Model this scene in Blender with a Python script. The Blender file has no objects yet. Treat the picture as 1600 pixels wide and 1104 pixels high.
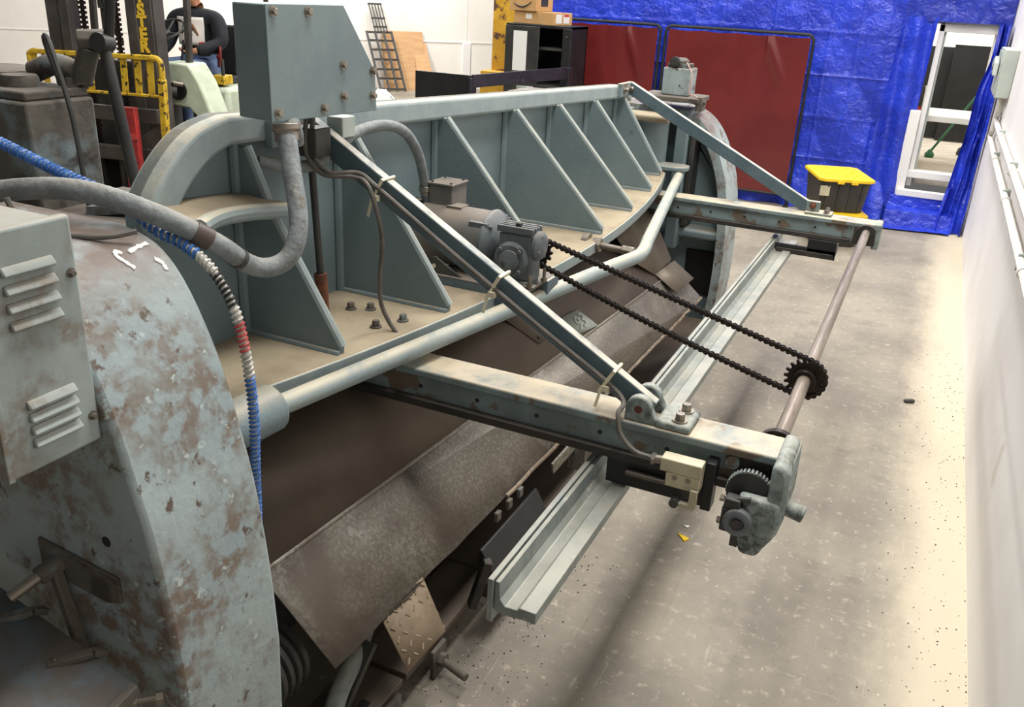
import bpy, math, random
from mathutils import Vector, Matrix, noise
random.seed(7)
SC = bpy.context.scene
COL = SC.collection
V = Vector
PI = math.pi

# ------------------------------------------------------------------ camera
cd = bpy.data.cameras.new('camera'); cam = bpy.data.objects.new('camera', cd); COL.objects.link(cam)
_r = (0.901314, 0.430446, 0.048464); _d = (0.20674, -0.329158, -0.921365); _f = (-0.380645, 0.840459, -0.385665)
cam.matrix_world = Matrix(((_r[0], -_d[0], -_f[0], 0), (_r[1], -_d[1], -_f[1], 0), (_r[2], -_d[2], -_f[2], 2.05), (0, 0, 0, 1)))
cd.sensor_width = 36; cd.lens = 1364.2 / 1600 * 36; cd.clip_start = .05; cd.clip_end = 200
SC.camera = cam

# ------------------------------------------------------------------ world and ceiling lights
w = bpy.data.worlds.new('world'); SC.world = w; w.use_nodes = True
w.node_tree.nodes['Background'].inputs[0].default_value = (1, .985, .96, 1)
w.node_tree.nodes['Background'].inputs[1].default_value = .10

def lamp(name, loc, size, power, rot=(0, 0, 0)):
    l = bpy.data.lights.new(name, 'AREA'); l.shape = 'RECTANGLE'; l.size, l.size_y = size; l.energy = power
    l.color = (1, .985, .955)
    o = bpy.data.objects.new(name, l); COL.objects.link(o); o.location = loc; o.rotation_euler = rot
lamp('ceiling_tube_lamp', (-.45, 5.6, 5.6), (.9, 2.6), 190)
lamp('ceiling_tube_lamp', (-.45, 2.3, 5.6), (.9, 2.2), 150)
lamp('ceiling_tube_lamp', (-.9, 9.0, 5.6), (.9, 2.6), 150)
lamp('ceiling_tube_lamp', (-4.8, 4.0, 5.6), (.9, 2.6), 120)
lamp('ceiling_tube_lamp', (-4.8, 8.6, 5.6), (.9, 2.6), 190)
lamp('ceiling_tube_lamp', (-9.5, 10.5, 5.6), (.9, 2.6), 420)
lamp('ceiling_tube_lamp', (-9.0, 15.0, 5.6), (.9, 2.6), 260)
lamp('ceiling_tube_lamp', (.2, 12.6, 3.0), (.3, 1.2), 45)

vs = SC.view_settings
vs.view_transform = 'Standard'; vs.look = 'None'; vs.gamma = 1; vs.use_curve_mapping = False; vs.exposure = 0.36

# ------------------------------------------------------------------ helpers
def lin(c):
    if isinstance(c, str):
        c = [int(c[i:i + 2], 16) / 255 for i in (0, 2, 4)]
    return tuple((x / 12.92 if x <= .04045 else ((x + .055) / 1.055) ** 2.4) for x in c) + (1,)

def mat(name, col, col2=None, scale=4, lo=.45, hi=.65, rough=.6, metal=0, bump=0, bscale=60, dust=0, dustcol='a6957a',
        wear=None, wscale=9, wlo=.58, whi=.66, detail=6, streak=None, coat=0, fleck=None, fleck2=None, smear=None):
    m = bpy.data.materials.new(name); m.use_nodes = True
    nt = m.node_tree; N = nt.nodes; L = nt.links; b = N['Principled BSDF']
    b.inputs['Roughness'].default_value = rough; b.inputs['Metallic'].default_value = metal
    if coat: b.inputs['Coat Weight'].default_value = coat
    tc = N.new('ShaderNodeTexCoord'); src = tc.outputs['Object']
    if streak:
        mp = N.new('ShaderNodeMapping'); mp.inputs['Scale'].default_value = streak; L.new(src, mp.inputs[0]); src = mp.outputs[0]
    cur = None
    def noise_fac(sc, a, z, det=6, s=src):
        n = N.new('ShaderNodeTexNoise'); n.inputs['Scale'].default_value = sc; n.inputs['Detail'].default_value = det; n.inputs['Roughness'].default_value = .62
        L.new(s, n.inputs['Vector'])
        r = N.new('ShaderNodeMapRange'); r.interpolation_type = 'SMOOTHSTEP'
        r.inputs[1].default_value = a; r.inputs[2].default_value = z; L.new(n.outputs[0], r.inputs[0]); return r.outputs[0]
    def mix(f, a, c):
        x = N.new('ShaderNodeMix'); x.data_type = 'RGBA'
        if f is not None: L.new(f, x.inputs[0])
        if isinstance(a, tuple): x.inputs[6].default_value = a
        else: L.new(a, x.inputs[6])
        x.inputs[7].default_value = c; return x.outputs[2]
    cur = lin(col)
    if col2: cur = mix(noise_fac(scale, lo, hi, detail), cur, lin(col2))
    if wear: cur = mix(noise_fac(wscale, wlo, whi, 9), cur, lin(wear))
    if smear:
        q_ = N.new('ShaderNodeMath'); q_.operation = 'MULTIPLY'; L.new(noise_fac(smear[1], smear[2], smear[3], 5), q_.inputs[0]); L.new(noise_fac(smear[4], .42, .58, 12), q_.inputs[1])
        cur = mix(q_.outputs[0], cur, lin(smear[0]))
    if fleck: cur = mix(noise_fac(16, .60, .66, 10), cur, lin(fleck))
    if fleck2: cur = mix(noise_fac(24, .62, .68, 10), cur, lin(fleck2))
    if dust:
        g = N.new('ShaderNodeNewGeometry'); s = N.new('ShaderNodeSeparateXYZ'); L.new(g.outputs['Normal'], s.inputs[0])
        r = N.new('ShaderNodeMapRange'); r.interpolation_type = 'SMOOTHSTEP'; r.inputs[1].default_value = .35; r.inputs[2].default_value = .9; r.inputs[4].default_value = dust
        L.new(s.outputs[2], r.inputs[0])
        q = N.new('ShaderNodeMath'); q.operation = 'MULTIPLY'; L.new(r.outputs[0], q.inputs[0]); L.new(noise_fac(7, .25, .6, 7, tc.outputs['Object']), q.inputs[1])
        cur = mix(q.outputs[0], cur, lin(dustcol))
    if isinstance(cur, tuple): b.inputs['Base Color'].default_value = cur
    else: L.new(cur, b.inputs['Base Color'])
    if bump:
        n = N.new('ShaderNodeTexNoise'); n.inputs['Scale'].default_value = bscale; n.inputs['Detail'].default_value = 5; L.new(tc.outputs['Object'], n.inputs['Vector'])
        bp = N.new('ShaderNodeBump'); bp.inputs['Strength'].default_value = bump; bp.inputs['Distance'].default_value = .01
        L.new(n.outputs[0], bp.inputs['Height']); L.new(bp.outputs[0], b.inputs['Normal'])
    return m

def tarp_mat(name, c1, c2):
    m = mat(name, c1, c2, 3, .4, .6, .27); N = m.node_tree.nodes; L = m.node_tree.links; b = N['Principled BSDF']
    tc = N.new('ShaderNodeTexCoord'); h = None
    def nz(sc, kind):
        if kind == 'v':
            n = N.new('ShaderNodeTexVoronoi'); n.feature = 'DISTANCE_TO_EDGE'; n.inputs['Scale'].default_value = sc; o = n.outputs['Distance']
        else:
            n = N.new('ShaderNodeTexNoise'); n.inputs['Scale'].default_value = sc; n.inputs['Detail'].default_value = 6; n.inputs['Distortion'].default_value = 1.5; o = n.outputs[0]
        L.new(tc.outputs['Object'], n.inputs['Vector']); return o
    prev = None
    for o, st, d in ((nz(7, 'v'), .35, .03), (nz(16, 'v'), .25, .015), (nz(14, 'n'), .5, .03), (nz(55, 'n'), .3, .01)):
        bp = N.new('ShaderNodeBump'); bp.inputs['Strength'].default_value = st; bp.inputs['Distance'].default_value = d; L.new(o, bp.inputs['Height'])
        if prev: L.new(prev, bp.inputs['Normal'])
        prev = bp.outputs[0]
    L.new(prev, b.inputs['Normal']); return m

M = {}
M['paint'] = mat('machine_paint', '76868a', '6a7a7e', 3, .35, .7, .5, bump=.12, bscale=90, dust=.75, dustcol='a09580', wear='5f6260', wscale=12, wlo=.68, whi=.76)
M['paint_clean'] = mat('sheet_paint', '7d8c8e', '748386', 5, .4, .65, .48, bump=.06, bscale=200, wear='6a6a66', wscale=14, wlo=.68, whi=.75)
M['frame'] = mat('scuffed_frame_paint', '9fabaa', '8f9c9f', 3, .35, .65, .55, bump=.18, bscale=60, smear=('75675a', 3.0, .42, .60, 20), wear='6a5c51', wscale=4, wlo=.62, whi=.72, dust=1.0, dustcol='6d5e54', fleck='5d5047', fleck2='aebab8')
M['shelf'] = mat('dusty_shelf', 'a5977e', '8d7f69', 5, .35, .7, .9, bump=.08, bscale=120)
M['edge'] = mat('worn_edge_paint', '929d9c', '879496', 9, .4, .65, .58, bump=.15, bscale=60, dust=.95, dustcol='bfb7a2', wear='a08364', wscale=15, wlo=.70, whi=.74)
M['chute'] = mat('oiled_steel_sheet', '5f5347', '54493f', 3, .35, .65, .55, metal=.25, bump=.04, bscale=30)
M['chute2'] = mat('scratched_steel_sheet', '766e63', '8b867d', 95, .46, .62, .5, metal=.25, bump=.05, bscale=70, wear='665c52', wscale=3, wlo=.45, whi=.68, smear=('979289', 2.5, .45, .6, 60))
M['steel'] = mat('bright_steel', '9c9488', '7e7468', 10, .4, .65, .38, metal=.75)
M['rod'] = mat('drive_shaft_steel', '9b8f83', '7f7268', 5, .4, .6, .42, metal=.5, streak=(8, .6, 8))
M['darksteel'] = mat('dark_steel', '3c3b39', '4a4844', 8, .4, .6, .5, metal=.3, bump=.05)
M['black'] = mat('black_paint', '131314', '1c1c1d', 6, .4, .6, .5)
M['grime'] = mat('oily_grime', '2a2725', '3b3530', 6, .4, .65, .6, bump=.1, bscale=40, dust=.5, dustcol='5d5349')
M['dirt'] = mat('caked_dirt_metal', '615b52', '748082', 5, .52, .64, .8, bump=.5, bscale=30, wear='453e38', wscale=7, wlo=.52, whi=.62, dust=.8, dustcol='665d54')
M['panel'] = mat('enclosure_paint', '9ba5a3', '8b9593', 3, .4, .6, .5, bump=.05, smear=('7a6f63', 4, .46, .62, 25), dust=.7, dustcol='a0937f')
M['conduit'] = mat('conduit_sheath', '83898a', '73797a', 20, .4, .6, .6, bump=.5, bscale=45, wear='655e55', wscale=14, wlo=.56, whi=.68, dust=.3)
M['cable'] = mat('grey_cable', '55504a', '645e57', 20, .4, .6, .55)
M['tie'] = mat('cream_nylon', 'd8cfb2', None, rough=.5)
M['motor'] = mat('dusty_motor_paint', '625f5b', '6f6a63', 8, .4, .6, .65, dust=.7, dustcol='897c6d', bump=.06, bscale=200)
M['gear'] = mat('gearbox_paint', '565c5f', '6a7174', 12, .4, .6, .5, dust=.6, dustcol='85796a', wear='403b36', wscale=25, wlo=.62, whi=.7)
M['brace'] = mat('brace_paint', '4f6068', '5b6c73', 6, .4, .6, .5, dust=1.0, dustcol='c6bfae', bump=.05, wear='3c464b', wscale=15, wlo=.66, whi=.72)
M['arm'] = mat('arm_paint', '7f8f90', '6d7a7a', 5, .4, .6, .5, dust=1.0, dustcol='bfb096', wear='6b5f52', wscale=9, wlo=.54, whi=.58)
M['cast'] = mat('cast_bracket_paint', '8b9692', '76827f', 25, .45, .6, .6, bump=.4, bscale=45, smear=('4d524e', 8, .42, .58, 45), dust=.5, dustcol='b0ab9b')
M['chain'] = mat('oily_chain', '2b2420', '3a312b', 40, .4, .6, .4, metal=.6)
M['rust'] = mat('rust', '7a4a32', '5b3728', 30, .4, .6, .8)
M['cream'] = mat('cream_switch', 'c2b99c', 'b0a78c', 10, .4, .6, .5, dust=.5, dustcol='cfc6ae')
M['white'] = mat('white_plastic', 'e8e6e0', None, rough=.5)
M['wall'] = mat('white_wall_paint', 'eeebe8', 'e6e2de', 1.2, .4, .65, .55, bump=.03, bscale=8, wear='d9d2c8', wscale=2.5, wlo=.64, whi=.75)
M['wallfar'] = mat('far_white_wall', 'f3eee6', 'ece6dd', .6, .4, .65, .7)
M['yellow'] = mat('chipped_yellow', 'd9b42e', 'c09a26', 12, .4, .6, .5, wear='3a2c1c', wscale=22, wlo=.56, whi=.6)
M['postyellow'] = mat('post_yellow', 'cfa02c', 'b98a24', 4, .4, .6, .6, wear='5a3a2c', wscale=3.2, wlo=.56, whi=.6)
M['toteyellow'] = mat('tote_yellow', 'f0c81c', 'e2ba1a', 6, .4, .6, .45)
M['toteblack'] = mat('tote_black', '2b2a28', '34322f', 8, .4, .6, .55)
M['red'] = mat('fork_red', 'b02f2a', '8d2b28', 8, .4, .6, .55, wear='4d2a25', wscale=14, wlo=.6, whi=.66)
M['curtain'] = mat('maroon_vinyl', '6b2423', '612020', 1.5, .4, .6, .24, coat=.25, bump=.05, bscale=5)
M['tarp'] = tarp_mat('blue_tarp', '2b43c8', '2438b0')
M['tarpdark'] = tarp_mat('blue_tarp_back', '2335a4', '1e2e94')
M['card'] = mat('cardboard', 'c79d69', 'bd935f', 6, .4, .6, .85)
M['cardside'] = mat('cardboard_end', '9a7a55', '8f7050', 6, .4, .6, .85)
M['wood'] = mat('tan_board', 'c9a075', 'bf956a', 3, .4, .6, .8, streak=(1, 1, 6))
M['lift'] = mat('forklift_green_white', 'c3ccb4', 'b4bda6', 6, .4, .6, .5, wear='8a8a78', wscale=16, wlo=.66, whi=.7)
M['mast'] = mat('mast_dark_grey', '46423e', '544f4a', 5, .4, .6, .5, metal=.2)
M['rubber'] = mat('tyre_rubber', '22211f', '2c2a27', 20, .4, .6, .85, bump=.3, bscale=30)
M['letter'] = mat('yellow_letter', 'e6be35', None, rough=.6)
M['skin'] = mat('skin', 'c08763', 'b07a58', 20, .4, .6, .55)
M['hoodie'] = mat('black_hoodie', '1b1d21', '24262b', 12, .4, .6, .9, bump=.3, bscale=25)
M['jeans'] = mat('blue_jeans', '4a5d80', '62769a', 10, .4, .6, .85, bump=.3, bscale=60)
M['print'] = mat('shirt_print', 'e9e2d8', None, rough=.8)
M['printbrown'] = mat('shirt_print_brown', '7a5434', None, rough=.8)
M['printred'] = mat('shirt_print_red', 'c2473f', None, rough=.8)
M['redwheel'] = mat('dark_red_plastic', '6d1f1c', None, rough=.4)
M['conduitwall'] = mat('painted_conduit', 'dcd8d2', 'cfcac2', 10, .4, .6, .5)
M['greybox'] = mat('switch_grey', 'a9b0a8', 'a0a79f', 6, .4, .6, .5)
M['bluehose'] = mat('blue_guard', '3568ae', '2c5c9e', 20, .4, .6, .4)
M['whitehose'] = mat('white_guard', 'c2beb5', 'a9a59c', 20, .4, .6, .5)
M['redhose'] = mat('red_guard', 'b04540', 'a03c38', 20, .4, .6, .5)
M['green'] = mat('green_handle', '2f6b46', None, rough=.5)
M['diamond'] = mat('diamond_plate', '978570', '857560', 8, .4, .6, .7, metal=.2)
M['galv'] = mat('galvanised_angle', '8e9592', '7c8482', 12, .4, .6, .5, metal=.2, wear='b5b2a6', wscale=26, wlo=.6, whi=.7, dust=.5, dustcol='b5ab98')

class B:
    """collects shapes into one mesh"""
    def __init__(s): s.v = []; s.f = []; s.sm = []
    def add(s, vs_, fs, smooth=False):
        o = len(s.v); s.v += [V(a) for a in vs_]; s.f += [tuple(i + o for i in f) for f in fs]
        s.sm += smooth if isinstance(smooth, list) else [smooth] * len(fs); return s
    def box(s, x0, x1, y0, y1, z0, z1, m=None):
        vs_ = [V((x, y, z)) for z in (z0, z1) for y in (y0, y1) for x in (x0, x1)]
        if m: vs_ = [m @ a for a in vs_]
        return s.add(vs_, [(0, 2, 3, 1), (4, 5, 7, 6), (0, 1, 5, 4), (2, 6, 7, 3), (0, 4, 6, 2), (1, 3, 7, 5)])
    def bar(s, p, q, w, h, up=(0, 0, 1)):
        p, q = V(p), V(q); d = (q - p).normalized(); sd = d.cross(V(up)).normalized(); u = sd.cross(d)
        m = Matrix((sd, d, u)).transposed().to_4x4(); m.translation = p
        return s.box(-w / 2, w / 2, 0, (q - p).length, -h / 2, h / 2, m)
    def prism(s, poly, axis, a, b, smooth=False):
        def mk(u, v, t): return {'x': (t, u, v), 'y': (u, t, v), 'z': (u, v, t)}[axis]
        n = len(poly); vs_ = [mk(u, v, a) for u, v in poly] + [mk(u, v, b) for u, v in poly]
        fs = [tuple(range(n)), tuple(range(2 * n - 1, n - 1, -1))] + [(i, i + n, (i + 1) % n + n, (i + 1) % n) for i in range(n)]
        return s.add(vs_, fs, [False, False] + [smooth] * n)
    def cyl(s, p, q, r, r2=None, n=16, caps=True):
        return s.tube([p, q], r, n, rr=[r, r if r2 is None else r2], caps=caps)
    def tube(s, pts, r, n=10, rr=None, caps=True, closed=False):
        P = [V(p) for p in pts]; k = len(P); vs_ = []; prev = None
        for i in range(k):
            if closed: t = (P[(i + 1) % k] - P[i - 1]).normalized()
            else: t = (P[min(i + 1, k - 1)] - P[max(i - 1, 0)]).normalized()
            if prev is None:
                u = t.orthogonal().normalized()
            else:
                u = (prev - t * prev.dot(t)).normalized()
            prev = u; w_ = t.cross(u); ri = rr[i] if rr else r
            vs_ += [P[i] + (u * math.cos(2 * PI * j / n) + w_ * math.sin(2 * PI * j / n)) * ri for j in range(n)]
        fs = []; m = k if closed else k - 1
        for i in range(m):
            i2 = (i + 1) % k
            fs += [(i * n + j, i * n + (j + 1) % n, i2 * n + (j + 1) % n, i2 * n + j) for j in range(n)]
        sm = [True] * len(fs)
        if caps and not closed:
            fs += [tuple(range(n - 1, -1, -1)), tuple((k - 1) * n + j for j in range(n))]; sm += [False, False]
        return s.add(vs_, fs, sm)
    def lathe(s, o, ax, prof, n=20, smooth=True):
        o = V(o); ax = V(ax).normalized(); u = ax.orthogonal().normalized(); w_ = ax.cross(u); vs_ = []
        for r, h in prof: vs_ += [o + ax * h + (u * math.cos(2 * PI * j / n) + w_ * math.sin(2 * PI * j / n)) * r for j in range(n)]
        fs = []
        for i in range(len(prof) - 1): fs += [(i * n + j, i * n + (j + 1) % n, (i + 1) * n + (j + 1) % n, (i + 1) * n + j) for j in range(n)]
        sm = [smooth] * len(fs); fs += [tuple(range(n - 1, -1, -1)), tuple((len(prof) - 1) * n + j for j in range(n))]
        return s.add(vs_, fs, sm + [False, False])
    def bolt(s, p, ax, r=.012, h=.01):
        s.lathe(p, ax, [(r * 1.5, 0), (r * 1.5, h * .25)], 14, False); s.lathe(V(p) + V(ax).normalized() * h * .25, ax, [(r, 0), (r, h * .8), (r * .85, h)], 6, False); return s
    def grid(s, fn, nu, nv, smooth=True):
        vs_ = [fn(i / nu, j / nv) for j in range(nv + 1) for i in range(nu + 1)]
        return s.add(vs_, [(j * (nu + 1) + i, j * (nu + 1) + i + 1, (j + 1) * (nu + 1) + i + 1, (j + 1) * (nu + 1) + i) for j in range(nv) for i in range(nu)], smooth)
    def out(s, name, m, parent=None, bevel=0, label=None, seg=2, solid=0, local=False):
        off = V((0, 0, 0)); 
        if parent is not None and not local: off = V(parent.get('_o', (0, 0, 0)))
        me = bpy.data.meshes.new(name); me.from_pydata([a - off for a in s.v], [], s.f); me.update()
        me.polygons.foreach_set('use_smooth', [True] * len(s.f))
        import bmesh
        bm = bmesh.new(); bm.from_mesh(me); bmesh.ops.recalc_face_normals(bm, faces=bm.faces); bm.to_mesh(me); bm.free(); me.set_sharp_from_angle(angle=.6)
        o = bpy.data.objects.new(name, me); COL.objects.link(o)
        me.materials.append(M[m] if isinstance(m, str) else m)
        if parent is not None:
            o.parent = parent
            if not local: o['_o'] = tuple(off)
        if solid:
            md = o.modifiers.new('solid', 'SOLIDIFY'); md.thickness = solid; md.offset = 0
        if bevel:
            md = o.modifiers.new('bevel', 'BEVEL'); md.width = bevel; md.segments = seg; md.limit_method = 'ANGLE'; md.angle_limit = .7
        if label: o['label'] = label
        return o

def tag(o, label, cat, group=None):
    o['label'] = label; o['category'] = cat
    if group: o['group'] = group
    return o
def struct(o): o['kind'] = 'structure'; return o
def thing(name, loc, label, cat, rz=0, group=None):
    o = bpy.data.objects.new(name, None); COL.objects.link(o); o.location = loc; o.rotation_euler = (0, 0, rz); o.empty_display_size = .1
    o['_o'] = tuple(loc); return tag(o, label, cat, group)
def dup(src, name, parent, mw):
    o = bpy.data.objects.new(name, src.data); COL.objects.link(o); o.parent = parent; o.matrix_local = mw
    for md in src.modifiers:
        if md.type == 'BEVEL':
            n = o.modifiers.new('bevel', 'BEVEL'); n.width = md.width; n.segments = md.segments; n.limit_method = 'ANGLE'; n.angle_limit = .7
    return o
def spline(pts, n=8):
    P = [V(p) for p in pts]; P = [P[0] * 2 - P[1]] + P + [P[-1] * 2 - P[-2]]; out = []
    for i in range(1, len(P) - 2):
        a, b, c, d = P[i - 1:i + 3]
        for k in range(n):
            t = k / n; out.append(.5 * ((2 * b) + (c - a) * t + (2 * a - 5 * b + 4 * c - d) * t * t + (3 * b - a - 3 * c + d) * t ** 3))
    out.append(P[-2]); return out
def resample(P, step):
    out = [P[0]]; acc = 0
    for a, b in zip(P, P[1:]):
        L = (b - a).length
        while acc + L >= step and L > 1e-9:
            a = a + (b - a) * ((step - acc) / L); L = (b - a).length; out.append(a); acc = 0
        acc += L
    return out
def text_mesh(body, size, depth, name, m, parent, mw, align='CENTER', bold=0):
    c = bpy.data.curves.new(name, 'FONT'); c.body = body; c.size = size; c.extrude = depth; c.offset = bold; c.align_x = align; c.align_y = 'CENTER'
    t = bpy.data.objects.new(name, c); COL.objects.link(t); bpy.context.view_layer.update()
    me = bpy.data.meshes.new_from_object(t.evaluated_get(bpy.context.evaluated_depsgraph_get())); bpy.data.objects.remove(t)
    o = bpy.data.objects.new(name, me); COL.objects.link(o); me.materials.clear(); me.materials.append(M[m]); o.parent = parent; o.matrix_local = mw
    return o
def basis(x, y, o):
    x = V(x).normalized(); y = V(y).normalized(); z = x.cross(y); m = Matrix((x, y, z)).transposed().to_4x4(); m.translation = V(o); return m

# ------------------------------------------------------------------ setting
def floor_material():
    m = bpy.data.materials.new('worn_concrete'); m.use_nodes = True; nt = m.node_tree; N = nt.nodes; L = nt.links; b = N['Principled BSDF']
    tc = N.new('ShaderNodeTexCoord'); P = tc.outputs['Object']
    def nz(sc, det=8, rg=.6, vec=P, scale3=None, dist=0):
        if scale3:
            mp = N.new('ShaderNodeMapping'); mp.inputs['Scale'].default_value = scale3; L.new(vec, mp.inputs[0]); vec = mp.outputs[0]
        n = N.new('ShaderNodeTexNoise'); n.inputs['Scale'].default_value = sc; n.inputs['Detail'].default_value = det; n.inputs['Roughness'].default_value = rg; n.inputs['Distortion'].default_value = dist
        L.new(vec, n.inputs['Vector']); return n.outputs[0]
    def rng(x, a, z, o=1):
        r = N.new('ShaderNodeMapRange'); r.interpolation_type = 'SMOOTHSTEP'; r.inputs[1].default_value = a; r.inputs[2].default_value = z; r.inputs[4].default_value = o; L.new(x, r.inputs[0]); return r.outputs[0]
    def mix(f, a, c):
        x = N.new('ShaderNodeMix'); x.data_type = 'RGBA'; L.new(f, x.inputs[0])
        if isinstance(a, tuple): x.inputs[6].default_value = a
        else: L.new(a, x.inputs[6])
        x.inputs[7].default_value = c; return x.outputs[2]
    c = mix(rng(nz(1.3, 9, .65), .35, .68), lin('938a7a'), lin('797166'))
    c = mix(rng(nz(5, 9, .7), .5, .7, .7), c, lin('756e63'))
    c = mix(rng(nz(22, 6, .7), .55, .7, .6), c, lin('bfb3a0'))
    c = mix(rng(nz(60, 3, .6), .68, .74, .9), c, lin('d8d0c2'))
    c = mix(rng(nz(45, 3, .6, dist=.5), .7, .76, .8), c, lin('5a5049'))
    c = mix(rng(nz(6, 4, .6, scale3=(9, .5, 1), dist=.6), .66, .70, .28), c, lin('c5bcab'))
    c = mix(rng(nz(7, 4, .6, scale3=(.6, 7, 1), dist=.9), .67, .70, .28), c, lin('c5bcab'))
    c = mix(rng(nz(2.5, 4, .6, scale3=(8, .25, 1), dist=.3), .64, .70, .22), c, lin('6d655b'))
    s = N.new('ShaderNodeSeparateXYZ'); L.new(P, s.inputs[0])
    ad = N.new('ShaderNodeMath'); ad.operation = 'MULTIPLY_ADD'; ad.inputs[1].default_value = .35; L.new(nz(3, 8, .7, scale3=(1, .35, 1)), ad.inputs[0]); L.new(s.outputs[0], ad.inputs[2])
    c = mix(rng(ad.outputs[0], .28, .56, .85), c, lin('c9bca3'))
    L.new(c, b.inputs['Base Color']); b.inputs['Roughness'].default_value = .62
    bp = N.new('ShaderNodeBump'); bp.inputs['Strength'].default_value = .12; bp.inputs['Distance'].default_value = .01; L.new(nz(70), bp.inputs['Height']); L.new(bp.outputs[0], b.inputs['Normal'])
    return m
M['floor'] = floor_material()
struct(B().box(-24, .9, -3, 10.05, -.1, 0).box(-24, -4.4, 10.05, 26, -.1, 0).out('floor', 'floor'))
wr = struct(B().box(.486, .7, -3, 10.02, 0, 3.6).out('wall_right', 'wall'))
wb = B().box(-4.5, -.2, 10.02, 10.16, 0, 3.6).box(.40, .7, 10.02, 10.16, 0, 3.6).box(-.2, .40, 10.02, 10.16, 1.93, 3.6)
struct(wb.out('wall_back', 'wall'))
# oblique white wall behind the forklift
def ob(t, z, n=0):   # point on the oblique wall: t metres along, n metres out of it
    return V((-10.1 + t * .7071 + n * .7071, 16.4 + t * .7071 - n * .7071, z))
mo = basis((.7071, .7071, 0), (-.7071, .7071, 0), (-10.1, 16.4, 0))
wl = struct(B().box(-14, 4.2, 0, .2, 0, 4.2, mo).out('wall_left', 'wallfar'))
struct(B().box(-14, 4.2, -.012, 0, .925, .945, mo).out('trim_1', 'wall'))
struct(B().box(1.12, 1.30, -.03, 0, 0, .93, mo).out('trim_2', 'wall', bevel=.01))
struct(B().box(1.19, 1.21, -.008, 0, .93, 4, mo).out('trim_3', 'wall'))
# room beyond the doorway
struct(B().box(-1.4, 1.6, 10.16, 13.9, .36, .46).out('floor_raised', mat('paper_floor', 'b9ae9c', 'd5ccbd', 9, .4, .6, .8, streak=(.5, 4, 1), wear='6a5f50', wscale=14, wlo=.63, whi=.68)))
struct(B().box(-1.4, 1.6, 13.9, 14.0, .36, 3.4).box(1.6, 1.7, 10.16, 14, .36, 3.4).box(-1.5, -1.4, 10.16, 14, .36, 3.4).out('wall_far_room', 'wallfar'))
# door frame: jamb, head, sill bars
df = thing('door_frame', (-.15, 10.0, 0), 'white door frame with low sill bars in the tarped wall', 'door frame'); del df['category']; struct(df); df.name = 'door_1'
B().box(-.135, -.085, 9.95, 10.14, .36, 1.93).out('jamb', 'white', df, .006)
B().box(-.085, -.065, 10.0, 10.1, .4, 1.9).out('door_stop', 'greybox', df, .003)
B().box(.36, .40, 10.0, 10.14, .36, 1.93).out('jamb', 'white', df, .006)
B().box(-.135, .40, 9.95, 10.14, 1.86, 1.93).out('head', 'white', df, .006)
B().box(-.2, .36, 9.86, 10.0, .46, .53).out('sill', 'white', df, .006)
B().box(-.2, .33, 9.78, 9.86, .28, .345).out('step_nosing', 'white', df, .006)
B().box(-.235, -.135, 9.84, 9.93, .1, 1.12).out('side_post', 'white', df, .008)
# step block under the tarp
struct(B().box(-.2, .40, 9.62, 10.02, 0, .14).box(-.2, .40, 9.8, 10.02, .14, .26).out('trim_4', 'wall'))

# ------------------------------------------------------------------ blue tarps
def nz3(x, y, z=0): return noise.noise(V((x, y, z)))
def tarp_main(u, v):
    x = -4.36 + u * 4.06; z = v * 3.3
    y = 9.945 + .02 * nz3(x * 1.3, z * 1.0) + .02 * abs(nz3(x * 3 + z * 1.4, z * 1.8 - x, 3)) + .008 * nz3(x * 9, z * 9, 5)
    k = max(0, (u - .72) / .28); y -= .07 * k * abs(math.sin((x * 2.2 + z * 1.3) * 2.2)) * (1 - .5 * v)
    y -= .12 * max(0, .12 - v) / .12 * (.6 + .4 * math.sin(x * 14))
    for p, w_ in ((((x + .86) % 1.69) - .0, .02), (((z + .1) % .42) - .21, .012), (((x + .3) % .56) - .28, .012)): y -= .009 * math.exp(-(p / w_) ** 2)
    return V((x, y, z + .004))
tag(B().grid(tarp_main, 330, 200).out('blue_tarp', 'tarp'), 'big crinkled blue tarp covering the back wall behind the maroon curtains', 'tarp')
def tarp_head(u, v):
    x = -.46 + u * .94; z = 1.95 + v * 1.35
    return V((x, 9.89 - .03 * abs(math.sin(x * 9 + z * 2)) - .02 * nz3(x * 5, z * 5, 2) + .02 * abs(nz3(x * 12, z * 7)), z))
tag(B().grid(tarp_head, 60, 60).out('blue_tarp', 'tarpdark'), 'blue tarp strip hanging over the top of the white doorway', 'tarp')
def tarp_side(u, v):   # panel left of the door, pulled back with folds
    z = v * 1.98; x0 = -.58 + .12 * v; x1 = -.20 + .04 * v; x = x0 + (x1 - x0) * u
    y = 9.86 - .045 * math.sin(u * 9 + z * 2) - .03 * abs(nz3(x * 6, z * 3, 4)) - .03 * max(0, .3 - v)
    return V((x, y, z + .004))
tag(B().grid(tarp_side, 40, 90).out('blue_tarp', 'tarp'), 'narrow folded blue tarp strip left of the white doorway', 'tarp')
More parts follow.
